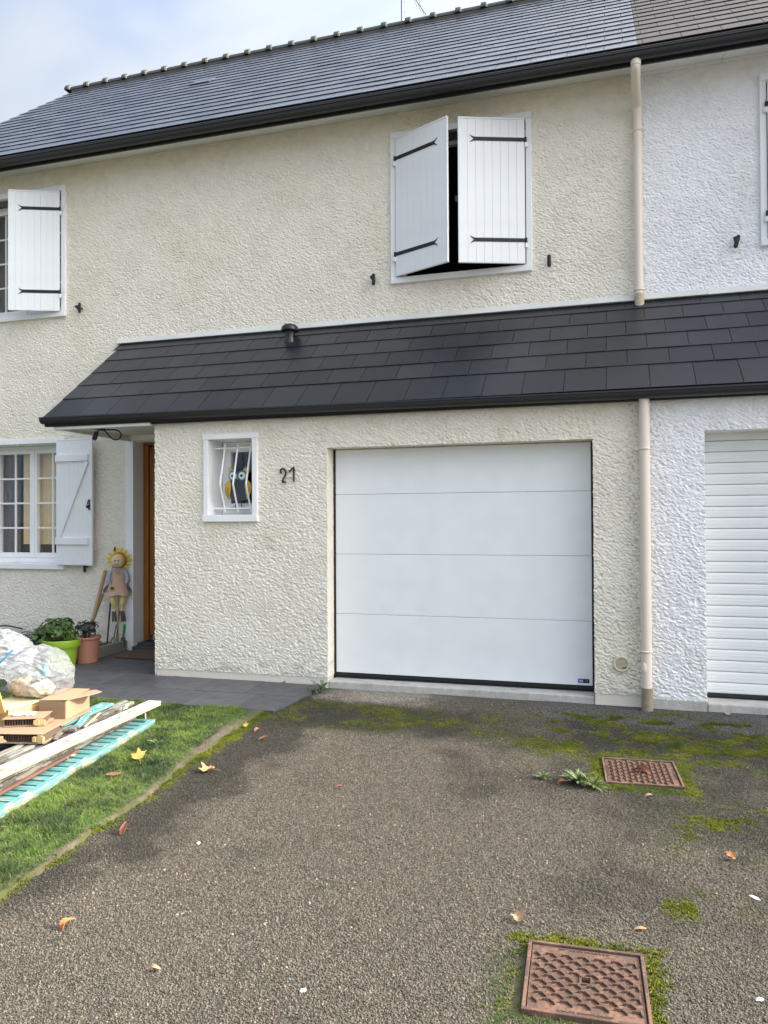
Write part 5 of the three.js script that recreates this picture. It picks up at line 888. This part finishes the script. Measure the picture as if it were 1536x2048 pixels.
// owl of painted sheet metal on the window sill
{
  const o = thing('owl_figurine', 'painted metal owl with big round eyes and yellow wings behind the window grille', 'owl figurine', [-1.005, 1.622, -0.005]);
  o.scale.setScalar(1);
  const P = (c, r = 0.45) => std(c, { roughness: r, map: TX.mottle });
  const sh = new THREE.Shape(); sh.moveTo(-0.075, 0.075); sh.bezierCurveTo(-0.105, 0.13, -0.11, 0.22, -0.085, 0.28); sh.bezierCurveTo(-0.08, 0.33, -0.08, 0.36, -0.07, 0.375); sh.quadraticCurveTo(0, 0.34, 0.07, 0.375); sh.bezierCurveTo(0.08, 0.36, 0.08, 0.33, 0.085, 0.28); sh.bezierCurveTo(0.11, 0.22, 0.105, 0.13, 0.075, 0.075); sh.quadraticCurveTo(0.04, 0.06, 0, 0.075); sh.quadraticCurveTo(-0.04, 0.06, -0.075, 0.075);
  const body = mesh('body', [extrude(sh, 0.012, 0.003)], P([0.055, 0.065, 0.085]), o);
  const scales = []; for (let r = 0; r < 6; r++) for (let i = -2; i <= 2; i++) { const x = i * 0.034 + (r % 2 ? 0.017 : 0), y = 0.11 + r * 0.034; if (Math.abs(x) > 0.075) continue; const f = new THREE.Shape(); f.moveTo(-0.017, 0.016); f.quadraticCurveTo(-0.016, -0.014, 0, -0.016); f.quadraticCurveTo(0.016, -0.014, 0.017, 0.016); const g = extrude(f, 0.003); g.rotateX(-0.18); scales.push(T(bare(g), x, y, 0.0165)); }
  mesh('breast_feathers', scales, P([0.05, 0.058, 0.075]), body);
  for (const s of [-1, 1]) {
    const w = new THREE.Shape(); w.moveTo(s * 0.085, 0.265); w.bezierCurveTo(s * 0.135, 0.27, s * 0.15, 0.22, s * 0.14, 0.17); w.bezierCurveTo(s * 0.135, 0.13, s * 0.115, 0.1, s * 0.095, 0.075); w.bezierCurveTo(s * 0.1, 0.12, s * 0.065, 0.2, s * 0.085, 0.265);
    const g = extrude(w, 0.006, 0.002); const wing = mesh('wing', [T(bare(g), 0, 0, 0.02)], P([0.62, 0.42, 0.06]), o);
    const q = []; for (let k = 0; k < 3; k++) q.push(tube([[s * (0.132 - k * 0.014), 0.2, 0.03], [s * (0.126 - k * 0.012), 0.14, 0.03], [s * (0.108 - k * 0.006), 0.1, 0.03]], 0.0022, 10, 5)); mesh('wing_feathers', q, P([0.42, 0.27, 0.04]), wing);
    const e = mesh('eye_ring', [T(new THREE.CylinderGeometry(0.052, 0.052, 0.012, 30).rotateX(Math.PI / 2), s * 0.05, 0.315, 0.022)], P([0.06, 0.2, 0.24]), o);
    mesh('eye', [T(new THREE.CylinderGeometry(0.037, 0.037, 0.006, 28).rotateX(Math.PI / 2), s * 0.05, 0.313, 0.031)], P([0.72, 0.86, 0.88], 0.3), e); mesh('iris', [T(new THREE.CylinderGeometry(0.026, 0.026, 0.004, 24).rotateX(Math.PI / 2), s * 0.05 - 0.003, 0.313, 0.0355)], P([0.82, 0.86, 0.86], 0.3), e);
    mesh('pupil', [T(new THREE.CylinderGeometry(0.013, 0.013, 0.004, 18).rotateX(Math.PI / 2), s * 0.05 - 0.004, 0.313, 0.039)], M.iron, e);
    const t = new THREE.Shape(); t.moveTo(s * 0.02, 0.348); t.quadraticCurveTo(s * 0.06, 0.365, s * 0.088, 0.405); t.lineTo(s * 0.09, 0.385); t.lineTo(s * 0.105, 0.395); t.lineTo(s * 0.1, 0.36); t.quadraticCurveTo(s * 0.07, 0.34, s * 0.02, 0.348); mesh('ear_tuft', [T(bare(extrude(t, 0.006, 0.001)), 0, 0, 0.018)], P([0.66, 0.46, 0.07]), o);
    mesh('leg', [rod([s * 0.03, 0.075, 0.008], [s * 0.034, 0.004, 0.008], 0.004, 0.004, 6), rod([s * 0.034, 0.004, 0.0], [s * 0.034 + s * 0.012, 0.003, 0.035], 0.004, 0.003, 6)], M.iron, o);
  }
  mesh('beak', [T(new THREE.ConeGeometry(0.012, 0.035, 8).rotateX(Math.PI), 0, 0.285, 0.032)], P([0.5, 0.33, 0.06]), o);
  mesh('base', [rbox(0.16, 0.005, 0.05, 0, 0.001, 0.012, 0.002)], M.iron, o);
}
// loose cable, door mat, curtains
{
  const c = thing('hanging_cable', 'black cable with a socket hanging in a loop under the porch ceiling', 'cable', [0, 0, 0]);
  mesh('wire', [tube([[-2.72, 2.475, 0.06], [-2.6, 2.455, 0.1], [-2.53, 2.45, 0.1], [-2.45, 2.44, 0.1], [-2.34, 2.43, 0.1], [-2.295, 2.39, 0.1], [-2.315, 2.345, 0.1], [-2.375, 2.335, 0.1], [-2.43, 2.37, 0.1], [-2.49, 2.43, 0.1], [-2.56, 2.44, 0.1], [-2.59, 2.42, 0.1]], 0.0075, 90, 8)], M.rubber, c);
  mesh('socket', [rod([-2.615, 2.36, 0.1], [-2.59, 2.425, 0.1], 0.026, 0.02, 14), rod([-2.625, 2.345, 0.1], [-2.615, 2.362, 0.1], 0.02, 0.027, 14)], M.rubber, c);
  const d = mesh('door_mat', [rbox(0.95, 0.018, 0.5, -2.38, pathY(-0.8) + 0.012, -0.78, 0.006)], std([0.14, 0.085, 0.055], { roughness: 0.98, map: TX.card, bumpMap: TX.grit, bumpScale: 0.006 })); tag(d, 'flat brown door mat in front of the recessed wooden door', 'door mat');
  function curtain(name, label, x0, x1, y0, y1, z, col, folds, amp, tr) {
    const pos = [], uv = [], idx = [], nx = 90, ny = 6; for (let j = 0; j <= ny; j++) for (let i = 0; i <= nx; i++) { const x = lerp(x0, x1, i / nx), y = lerp(y0, y1, j / ny) ; pos.push(x, y, z + amp * Math.sin(i / nx * folds * 6.283) * (0.6 + 0.4 * nz(i * 0.1, j * 0.3)) ); uv.push(x, y); }
    for (let j = 0; j < ny; j++) for (let i = 0; i < nx; i++) { const a = j * (nx + 1) + i, d2 = a + nx + 1; idx.push(a, a + 1, d2, a + 1, d2 + 1, d2); }
    const g = new THREE.BufferGeometry(); g.setAttribute('position', new THREE.Float32BufferAttribute(pos, 3)); g.setAttribute('uv', new THREE.Float32BufferAttribute(uv, 2)); g.setIndex(idx); g.computeVertexNormals();
    const m = mesh(name, g, new THREE.MeshPhysicalMaterial({ color: new THREE.Color().setRGB(...col), roughness: 0.95, side: THREE.DoubleSide, map: TX.cloth, transmission: tr, thickness: 0 })); return tag(m, label, 'curtain');
  }
  curtain('curtain', 'beige curtain behind the right half of the ground floor window', -4.87, -3.9, 1.2, 2.5, ZM - 0.33, [0.93, 0.71, 0.4], 16, 0.006, 0.15);
  curtain('curtain', 'dark grey curtain at the left of the ground floor window', -5.6, -4.9, 0.95, 2.5, ZM - 0.31, [0.11, 0.11, 0.125], 7, 0.02, 0.1);
  curtain('curtain', 'grey lace curtain in the upper window at the left edge', -5.4, -4.0, 4.1, 5.6, ZM - 0.33, [0.1, 0.105, 0.11], 10, 0.015, 0.1);
  const hp = thing('added_hedge', 'added dark foliage indoors, standing in for the hedge outline in the lower panes', 'added foliage', [-4.45, 1.0, ZM - 0.42]);  // foliage added to draw the dark hedge outline at the foot of the panes
  mesh('foliage', [...foliage(-0.3, 0.16, 0, 0.2, 0.14, 0.05, 150, 0.022, 95), ...foliage(0.1, 0.15, 0, 0.26, 0.13, 0.05, 170, 0.022, 96)], new THREE.MeshPhysicalMaterial({ color: new THREE.Color().setRGB(0.07, 0.08, 0.035), vertexColors: true, roughness: 0.7, side: THREE.DoubleSide }), hp);
  mesh('pot', [rbox(0.95, 0.12, 0.1, 0, 0.0, -0.01, 0.01)], std([0.1, 0.1, 0.16], { roughness: 0.6 }), hp);  // trough added under the stand-in foliage
}
// ---------------------------------------------------------------- heap of old shutters, boards, boxes and bags on the lawn
const long = (w, h, l, mat, r = 0.003) => ({ g: () => rbox(w, h, l, 0, 0, 0, r), mat });
function swapSide(g) { const n = g.attributes.normal, u = g.attributes.uv; for (let i = 0; i < n.count; i++) if (Math.abs(n.getX(i)) > 0.6) u.setXY(i, u.getY(i), u.getX(i)); return g; }
function lie(o, far, near, top, h) { // put a thing built along z (centre at origin) between two floor points, top face at the given heights
  const dx = near[0] - far[0], dz = near[1] - far[1], l = Math.hypot(dx, dz);
  o.position.set((far[0] + near[0]) / 2, (top[0] + top[1]) / 2 - h / 2, (far[1] + near[1]) / 2); o.rotation.order = 'YXZ'; o.rotation.y = Math.atan2(dx, dz); o.rotation.x = Math.atan2(top[0] - top[1], l); return l;
}
{
  const turq = std([1, 1, 1], { roughness: 0.6, map: TX.turq, bumpMap: TX.peelBump, bumpScale: 0.001 }), turqE = std([1, 1, 1], { roughness: 0.75, map: TX.turqEdge, bumpMap: TX.peelBump, bumpScale: 0.001 });
  const weath = std([1, 1, 1], { roughness: 0.85, map: TX.weath, bumpMap: TX.peelBump, bumpScale: 0.002 }), weathD = std([1, 1, 1], { roughness: 0.85, map: TX.weathDark, bumpMap: TX.peelBump, bumpScale: 0.002 });
  const whiteP = std([1, 1, 1], { roughness: 0.55, map: TX.whitePeel, bumpMap: TX.peelBump, bumpScale: 0.0008 }), bareW = std([0.62, 0.52, 0.38], { roughness: 0.75, map: TX.wood });
  function louvre(name, label, W, L, h, frameM, slatM, far, near, top, pitch, edgeM) {
    const t = thing(name, label, 'shutter'); lie(t, far, near, top, h);
    for (const s of [-1, 1]) mesh('stile', [swapSide(rbox(0.042, h, L, s * (W / 2 - 0.021), 0, 0, 0.003))], edgeM, t);
    mesh('stile_top', [rbox(0.04, 0.004, L - 0.004, W / 2 - 0.021, h / 2 + 0.001, 0, 0.001)], frameM, t);
    mesh('rail', [rbox(W - 0.086, h - 0.004, 0.04, 0, 0.001, -L / 2 + 0.021, 0.003)], frameM, t); mesh('rail', [rbox(W - 0.086, h - 0.004, 0.05, 0, 0, L / 2 - 0.026, 0.003)], frameM, t);
    const R = rng(Math.round(W * 1000) + Math.round(far[0] * -100)), gs = [0, 1, 2, 3].map(() => { const g = rbox(W - 0.088, 0.008, pitch * 0.97, 0, 0, 0, 0.002); const u = g.attributes.uv, o = R() * 5; for (let i = 0; i < u.count; i++) u.setXY(i, u.getY(i) + o, u.getX(i) + o * 0.3); return g; });
    let k = 0; for (let z = -L / 2 + 0.05 + pitch / 2; z < L / 2 - 0.06; z += pitch, k++) mesh('slat', gs[k & 3], slatM, t, [0, h / 2 - 0.014, z], [-0.1 + (R() - 0.5) * 0.03, 0, 0]);
    return t;
  }
  louvre('louvred_shutter', 'peeling turquoise louvred shutter lying on the grass at the front of the heap', 0.5, 2.55, 0.045, turq, turq, [-1.147, 1.64], [-0.895, 4.18], [-0.07, -0.15], 0.083, turqE);
  louvre('louvred_shutter', 'weathered grey shutter under the long white board, on the turquoise one', 0.44, 2.4, 0.04, weathD, weathD, [-1.24, 1.72], [-1.01, 4.1], [-0.018, -0.06], 0.07, weathD);
  louvre('louvred_shutter', 'grey weathered shutter at the bottom left of the heap', 0.46, 2.2, 0.04, weathD, weathD, [-1.58, 1.75], [-1.4, 3.94], [-0.025, -0.05], 0.07, weathD);
  const plank = (name, label, cat, w, h, mat, far, near, top) => { const o = thing(name, label, cat); const l = lie(o, far, near, top, h); mesh('board', [swapSide(rbox(w, h, l, 0, 0, 0, 0.003))], mat, o); return [o, l]; };
  { // the long white board with its wooden underside
    const o = thing('white_board', 'long white painted board lying lengthwise on top of the old shutters', 'board'), l = lie(o, [-0.985, 1.49], [-0.845, 4.1], [0.045, 0.03], 0.036);
    mesh('painted_face', [swapSide(rbox(0.112, 0.014, l, 0, 0.011, 0, 0.003))], whiteP, o); mesh('wood_core', [swapSide(rbox(0.106, 0.021, l - 0.004, 0.001, -0.0065, 0, 0.003))], bareW, o);
    mesh('screw_hole', [T(cyl(0.007, 0.007, 0.004, 10), 0.02, 0.018, -l / 2 + 0.05)], M.iron, o);
  }
  plank('reddish_batten', 'thin reddish brown batten along the edge of the weathered shutter', 'batten', 0.022, 0.018, std([0.2, 0.105, 0.075], { roughness: 0.7, map: TX.wood }), [-0.925, 2.5], [-0.775, 4.1], [-0.055, -0.1]);
  plank('peeling_batten', 'narrow batten with flaking grey paint just under the white board', 'batten', 0.05, 0.03, weath, [-0.985, 1.78], [-0.85, 4.0], [0.006, -0.006]);
  plank('grey_plank', 'thin grey weathered strip, leftmost of the strips behind the white board', 'plank', 0.045, 0.028, weath, [-1.262, 1.48], [-1.1, 4.0], [0.03, 0.02]);
  plank('grey_plank', 'grey weathered strip with a hinge plate, nearest behind the white board', 'plank', 0.05, 0.03, weath, [-1.195, 1.5], [-1.01, 4.0], [0.03, 0.02]);
  plank('grey_plank', 'short brownish strip between the grey strips and the white board', 'plank', 0.05, 0.026, weathD, [-1.085, 1.77], [-0.965, 3.9], [0.024, 0.015]);
  { const o = thing('turquoise_plank', 'peeling turquoise plank end sticking out from under the cardboard', 'plank'), l = lie(o, [-1.275, 1.7], [-1.2, 2.6], [0.058, 0.055], 0.02); mesh('board', [rbox(0.11, 0.02, l, 0, 0, 0, 0.003)], turq, o); mesh('end_grain', [rbox(0.108, 0.018, 0.004, 0, 0, -l / 2 - 0.001, 0.001)], bareW, o); }
  { const o = thing('turquoise_offcut', 'short narrow turquoise offcut with a rusty metal hinge on it', 'offcut'), l = lie(o, [-1.13, 2.12], [-1.035, 2.4], [0.085, 0.05], 0.014); mesh('board', [rbox(0.04, 0.014, l, 0, 0, 0, 0.003)], turq, o); mesh('hinge', [rbox(0.05, 0.02, 0.05, -0.005, 0.006, l / 2 - 0.01, 0.003), T(cyl(0.011, 0.011, 0.07, 12).rotateZ(Math.PI / 2), 0, 0.014, l / 2 - 0.02)], std([0.3, 0.28, 0.26], { roughness: 0.6, metalness: 0.6 }), o); }
  { const o = thing('hinge_plate', 'small light metal hinge plate standing on the far grey strip', 'hinge', [-1.085, 0.03, 1.74]); mesh('plate', [rbox(0.012, 0.03, 0.06, 0, 0.013, 0, 0.002), rod([0, 0.03, -0.03], [0.02, 0.032, 0.03], 0.006)], std([0.6, 0.6, 0.58], { roughness: 0.5, metalness: 0.4 }), o); }
  { const o = mesh('wood_peg', [rod([-0.958, -0.06, 1.66], [-0.965, 0.012, 1.655], 0.006)], whiteP); tag(o, 'thin white peg holding the far end of the white board above the turquoise shutter', 'peg'); }
  { const pts = [[-0.94, -0.08, 2.52], [-0.9, -0.07, 2.56], [-0.93, -0.072, 2.6], [-0.89, -0.073, 2.63]]; const o = mesh('white_string', [tube(pts, 0.004, 24, 6)], std([0.8, 0.8, 0.78])); tag(o, 'short white string lying on the slats of the turquoise shutter', 'string'); }
  // cardboard
  const card = (k) => std([0.44 * k, 0.295 * k, 0.18 * k], { roughness: 0.85, map: TX.card, side: THREE.DoubleSide });
  const sheet = (name, label, cat, pts, y, th, mat) => { const g = uvm(extrude(poly(pts.map((p) => [p[0], -p[1]])), th, 0.001)); g.rotateX(-Math.PI / 2); const m = mesh(name, [g], mat, null, [0, y, 0]); return tag(m, label, cat); };
  sheet('cardboard_sheet', 'flat sheet of brown cardboard under the open box', 'cardboard', [[-1.215, 1.98], [-1.11, 2.42], [-1.2, 2.46], [-1.45, 2.46], [-1.95, 2.6], [-1.95, 2.0]], 0.07, 0.006, card(0.95));
  sheet('cardboard_sheet', 'folded brown cardboard strip at the left edge below the yellow panel', 'cardboard', [[-1.2, 2.86], [-1.24, 3.0], [-1.9, 3.1], [-1.9, 2.86]], 0.1, 0.012, card(0.8));
  { const b = thing('cardboard_box', 'opened brown cardboard box with its lid flap spread, right of the plastic bag', 'cardboard box', [-1.325, 0.077, 2.13]); b.rotation.y = 0.17; const w = 0.2, d = 0.34, h = 0.125, t = 0.004;
    mesh('box_side', [box(w, h, t, 0, h / 2, d / 2), box(w, h, t, 0, h / 2, -d / 2)], card(0.72), b); mesh('box_side', [box(t, h, d - t, w / 2, h / 2, 0), box(t, h, d - t, -w / 2, h / 2, 0)], card(1), b); mesh('box_bottom', [box(w - t, t, d - t, 0, t, 0)], card(0.8), b);  // front and back sides darker: their shade is put into the card colour
    const f = uvm(extrude(poly([[-w / 2, -d / 2 - 0.005], [-w / 2, d / 2], [w / 2 + 0.01, d / 2 - 0.02], [w / 2, -d / 2 - 0.005]]), t)); f.rotateX(Math.PI / 2); f.rotateX(0.03); mesh('lid_flap', [T(f, 0, h + 0.012, 0.0)], card(1.05), b);
    const f2 = uvm(extrude(poly([[0, -0.16], [0.05, -0.175], [0.15, -0.08], [0.125, 0.0], [0.0, 0.14]]), t)); f2.rotateX(Math.PI / 2); f2.rotateZ(0.1); mesh('lid_flap', [T(f2, w / 2 - 0.002, h + 0.006, 0.0)], card(1.12), b); }
  { const o = thing('yellow_panel', 'block of pale yellow wood panel with torn edge under the plastic bag', 'wood panel', [-1.605, 0.077, 2.365]); o.rotation.y = -0.06; mesh('panel_core', [rbox(0.3, 0.1, 0.31, 0, 0.05, 0, 0.003)], std([0.68, 0.5, 0.24], { roughness: 0.8, map: TX.woodU, bumpMap: TX.woodBump, bumpScale: 0.0015 }), o); mesh('panel_skin', [rbox(0.305, 0.008, 0.315, 0.002, 0.104, 0, 0.002)], std([0.7, 0.58, 0.36], { roughness: 0.7, map: TX.card }), o); mesh('torn_edge', [rbox(0.012, 0.03, 0.03, 0.15, 0.07, -0.16, 0.006), rbox(0.01, 0.02, 0.04, 0.15, 0.03, 0.15, 0.005)], std([0.14, 0.1, 0.07]), o); }
  function honey(label, x, z, turn, w, d, h, y, seed) { const o = thing('hollow_door_piece', label, 'door panel', [x, y, z]); o.rotation.y = turn; const R = rng(seed);
    mesh('skin', [rbox(w, 0.004, d, 0, h, 0, 0.001), rbox(w, 0.004, d, 0.01, 0.002, 0, 0.001)], card(0.98), o); const cells = []; const n = Math.round(w / 0.018); for (let i = 0; i < n; i++) cells.push(box(0.003, h - 0.007, d * 0.9, -w / 2 + 0.015 + i * (w - 0.03) / (n - 1), h / 2, -d * 0.03 + 0.01 * R())); mesh('cardboard_core', cells, std([0.13, 0.085, 0.06], { roughness: 0.9 }), o);
    const tr = []; for (let i = 0; i < 9; i++) { const g = box(0.02 + 0.02 * R(), h * (0.4 + 0.5 * R()), 0.006, w / 2 - 0.05 + 0.05 * R(), h * 0.5, d / 2 - 0.004 + 0.01 * R()); g.rotateY((R() - 0.5) * 0.15); tr.push(bare(g)); } mesh('torn_wood', tr, std([0.66, 0.5, 0.27], { roughness: 0.85, map: TX.wood }), o); }
  honey('broken hollow door piece with dark cardboard cells, lowest at the left', -1.265, 2.62, 0.22, 0.42, 0.26, 0.062, 0.031, 101);
  honey('smaller broken hollow door piece lying on the cardboard sheet below the box', -1.33, 2.5, 0.4, 0.27, 0.2, 0.05, 0.099, 102);
  { const b = mesh('orange_board', [uvm(extrude(poly([[0, 0], [0.06, 0.02], [-0.06, 0.26], [-0.5, 0.34], [-0.5, 0]]), 0.012))], std([0.7, 0.42, 0.16], { roughness: 0.75, map: TX.woodU }), null, [-1.48, 0.17, 2.6]); b.rotation.x = -0.1; tag(b, 'upright orange tan board cut off by the left edge, in front of the bags', 'board'); }
  // odds and ends
  sheet('torn_cardboard', 'torn scrap of cardboard leaning on the right side of the yellow panel', 'cardboard', [[-1.47, 2.34], [-1.36, 2.4], [-1.33, 2.47], [-1.4, 2.53], [-1.48, 2.48]], 0.083, 0.004, card(0.7)).rotation.set(0.02, 0.03, -0.02);
  sheet('torn_cardboard', 'long ragged strip of cardboard at the left, in front of the hollow door pieces', 'cardboard', [[-1.28, 2.78], [-1.2, 2.83], [-1.24, 2.9], [-1.33, 2.86], [-1.5, 2.93], [-1.6, 2.84]], 0.068, 0.004, card(0.85));
  plank('broken_slat', 'short broken grey slat lying across the grey strips', 'slat', 0.03, 0.008, weathD, [-1.2, 2.3], [-1.0, 2.62], [0.05, 0.046]);
  plank('wood_stick', 'thin pale stick beside the turquoise offcut', 'stick', 0.014, 0.012, bareW, [-1.16, 1.95], [-1.02, 2.3], [0.048, 0.046]);
  { const g = new THREE.PlaneGeometry(0.16, 0.1, 24, 16), p = g.attributes.position; for (let i = 0; i < p.count; i++) p.setZ(i, 0.018 * Math.abs(nz(p.getX(i) * 30, p.getY(i) * 30, 4)) + 0.012 * nz(p.getX(i) * 60, p.getY(i) * 60, 1)); g.rotateX(-Math.PI / 2); g.computeVertexNormals(); tag(mesh('plastic_scrap', g, new THREE.MeshPhysicalMaterial({ color: 0xe6e2da, roughness: 0.3, transmission: 0.5, thickness: 0, side: THREE.DoubleSide }), null, [-1.36, 0.158, 2.5], [0.05, 0.5, -0.05]), 'scrap of clear plastic film on the smaller hollow door piece', 'plastic film'); }
  // clear plastic bags
  const film = (t) => new THREE.MeshPhysicalMaterial({ color: new THREE.Color().setRGB(0.9, 0.905, 0.91), roughness: 0.2, transmission: t, thickness: 0, side: THREE.DoubleSide, ior: 1.4 });
  function bagGeo(rx, ry, rz, seed, knot) {
    const g = new THREE.SphereGeometry(1, 150, 110), p = g.attributes.position, v = new THREE.Vector3();
    for (let i = 0; i < p.count; i++) {
      v.set(p.getX(i), p.getY(i), p.getZ(i)); const k = v.distanceTo(knot), a = Math.atan2(v.z - knot.z, v.y - knot.y);
      let r = 1 + 0.26 * fbm(v.x * 1.2 + seed, v.y * 1.2, v.z * 1.2, 2);
      const fw = 1.2 * nz(v.x * 2, v.y * 2, v.z * 2 + seed); r += -0.085 * Math.abs(nz(v.x * 1.8 + seed + fw, v.y * 4.2 + fw, v.z * 2.2)) * 1.6 - 0.016 * Math.abs(nz(v.x * 5 + seed + fw, v.y * 9 + fw, v.z * 5)) * 1.5 - 0.003 * Math.abs(nz(v.x * 22 + seed, v.y * 20, v.z * 22));
      r += (0.03 * Math.sin(a * 15 + 4 * nz(v.x * 2, v.y * 2, v.z * 2)) + 0.014 * Math.sin(a * 34 + 6 * nz(v.x * 2, v.y * 2, v.z * 2))) * Math.exp(-k * 0.75) * sstep(0.05, 0.5, k);
      let y = v.y * r; if (y < -0.72) y = -0.72 + (y + 0.72) * 0.25; p.setXYZ(i, v.x * r * rx, y * ry, v.z * r * rz);
    }
    g.computeVertexNormals(); return g;
  }
  const b1 = thing('plastic_bag', 'bulging clear plastic rubbish bag lying on the heap beside the cardboard box', 'plastic bag', [-1.575, 0.355, 2.1]);
  mesh('film', bagGeo(0.26, 0.205, 0.23, 4.2, new THREE.Vector3(-0.9, 0.3, 0.35)), film(0.83), b1);
  mesh('drawstring', [tube([[-0.285, -0.06, 0.14], [-0.275, 0.0, 0.15], [-0.24, 0.075, 0.15], [-0.19, 0.125, 0.14], [-0.14, 0.18, 0.12]], 0.008, 24, 8)], std([0.06, 0.36, 0.68], { roughness: 0.4 }), b1);
  const b2 = thing('plastic_bag', 'second white plastic bag behind, cut off by the left edge', 'plastic bag', [-2.4, 0.36, 1.62]);
  mesh('film', bagGeo(0.3, 0.22, 0.26, 9.1, new THREE.Vector3(0.9, 0.4, 0.2)), film(0.75), b2);
  mesh('bag_neck', [tube([[0.02, 0.17, 0.02], [0.1, 0.2, 0.05], [0.15, 0.19, 0.06]], 0.035, 16, 14)].map((g) => { const p = g.attributes.position; for (let i = 0; i < p.count; i++) { const k = 0.012 * nz(p.getX(i) * 60, p.getY(i) * 60, p.getZ(i) * 60); p.setXYZ(i, p.getX(i) + k, p.getY(i) + k, p.getZ(i) - k); } g.computeVertexNormals(); return g; }), film(0.3), b2);
  // what shows through the film
  const chunk = (name, label, cat, geo, col, pos, rot, o = {}) => tag(mesh(name, [geo], std(col, { roughness: 0.7, ...o }), null, pos, rot), label, cat);
  chunk('turquoise_fragment', 'turquoise broken piece inside the clear plastic bag', 'fragment', extrude(poly([[0, 0], [0.09, 0.01], [0.075, 0.08], [0.03, 0.06]]), 0.05, 0.003), [0.1, 0.36, 0.36], [-1.5, 0.36, 2.2], [0.1, 0.2, 0]);
  const crumple = (s, sd) => { const g = new THREE.IcosahedronGeometry(1, 5), p = g.attributes.position; for (let i = 0; i < p.count; i++) { const x = p.getX(i), y = p.getY(i), z = p.getZ(i), k = 1 - 0.5 * Math.abs(nz(x * 2 + sd, y * 2, z * 2)) - 0.2 * Math.abs(nz(x * 6 + sd, y * 6, z * 6)); p.setXYZ(i, x * k * s[0], y * k * s[1], z * k * s[2]); } g.computeVertexNormals(); return uvm(bare(g)); };
  chunk('crumpled_cardboard', 'crumpled beige cardboard at the bottom left of the clear bag', 'packaging', crumple([0.11, 0.08, 0.1], 1), [0.6, 0.43, 0.27], [-1.66, 0.265, 2.17], [0, 0.4, 0], { map: TX.card });
  chunk('crumpled_paper', 'crumpled pale paper at the bottom right of the clear bag', 'packaging', crumple([0.1, 0.075, 0.1], 5), [0.72, 0.62, 0.46], [-1.5, 0.26, 2.17], [0, 1.4, 0], { map: TX.card });
  chunk('rubble_piece', 'dark flat tile piece standing inside the clear bag', 'fragment', extrude(poly([[0, 0], [0.11, 0], [0.02, 0.08]]), 0.015, 0.002), [0.22, 0.19, 0.17], [-1.55, 0.28, 2.22], [0.1, 0.3, 0]);
}

// ---------------------------------------------------------------- render
const renderer = new THREE.WebGLRenderer({ antialias: true });
renderer.setSize(768, 1024);
renderer.toneMapping = THREE.LinearToneMapping; renderer.toneMappingExposure = EXPOSURE;
renderer.shadowMap.enabled = true; renderer.shadowMap.type = THREE.PCFSoftShadowMap;
scene.traverse((o) => { if (o.isMesh) { o.castShadow = true; o.receiveShadow = true; } });
renderer.render(scene, camera);
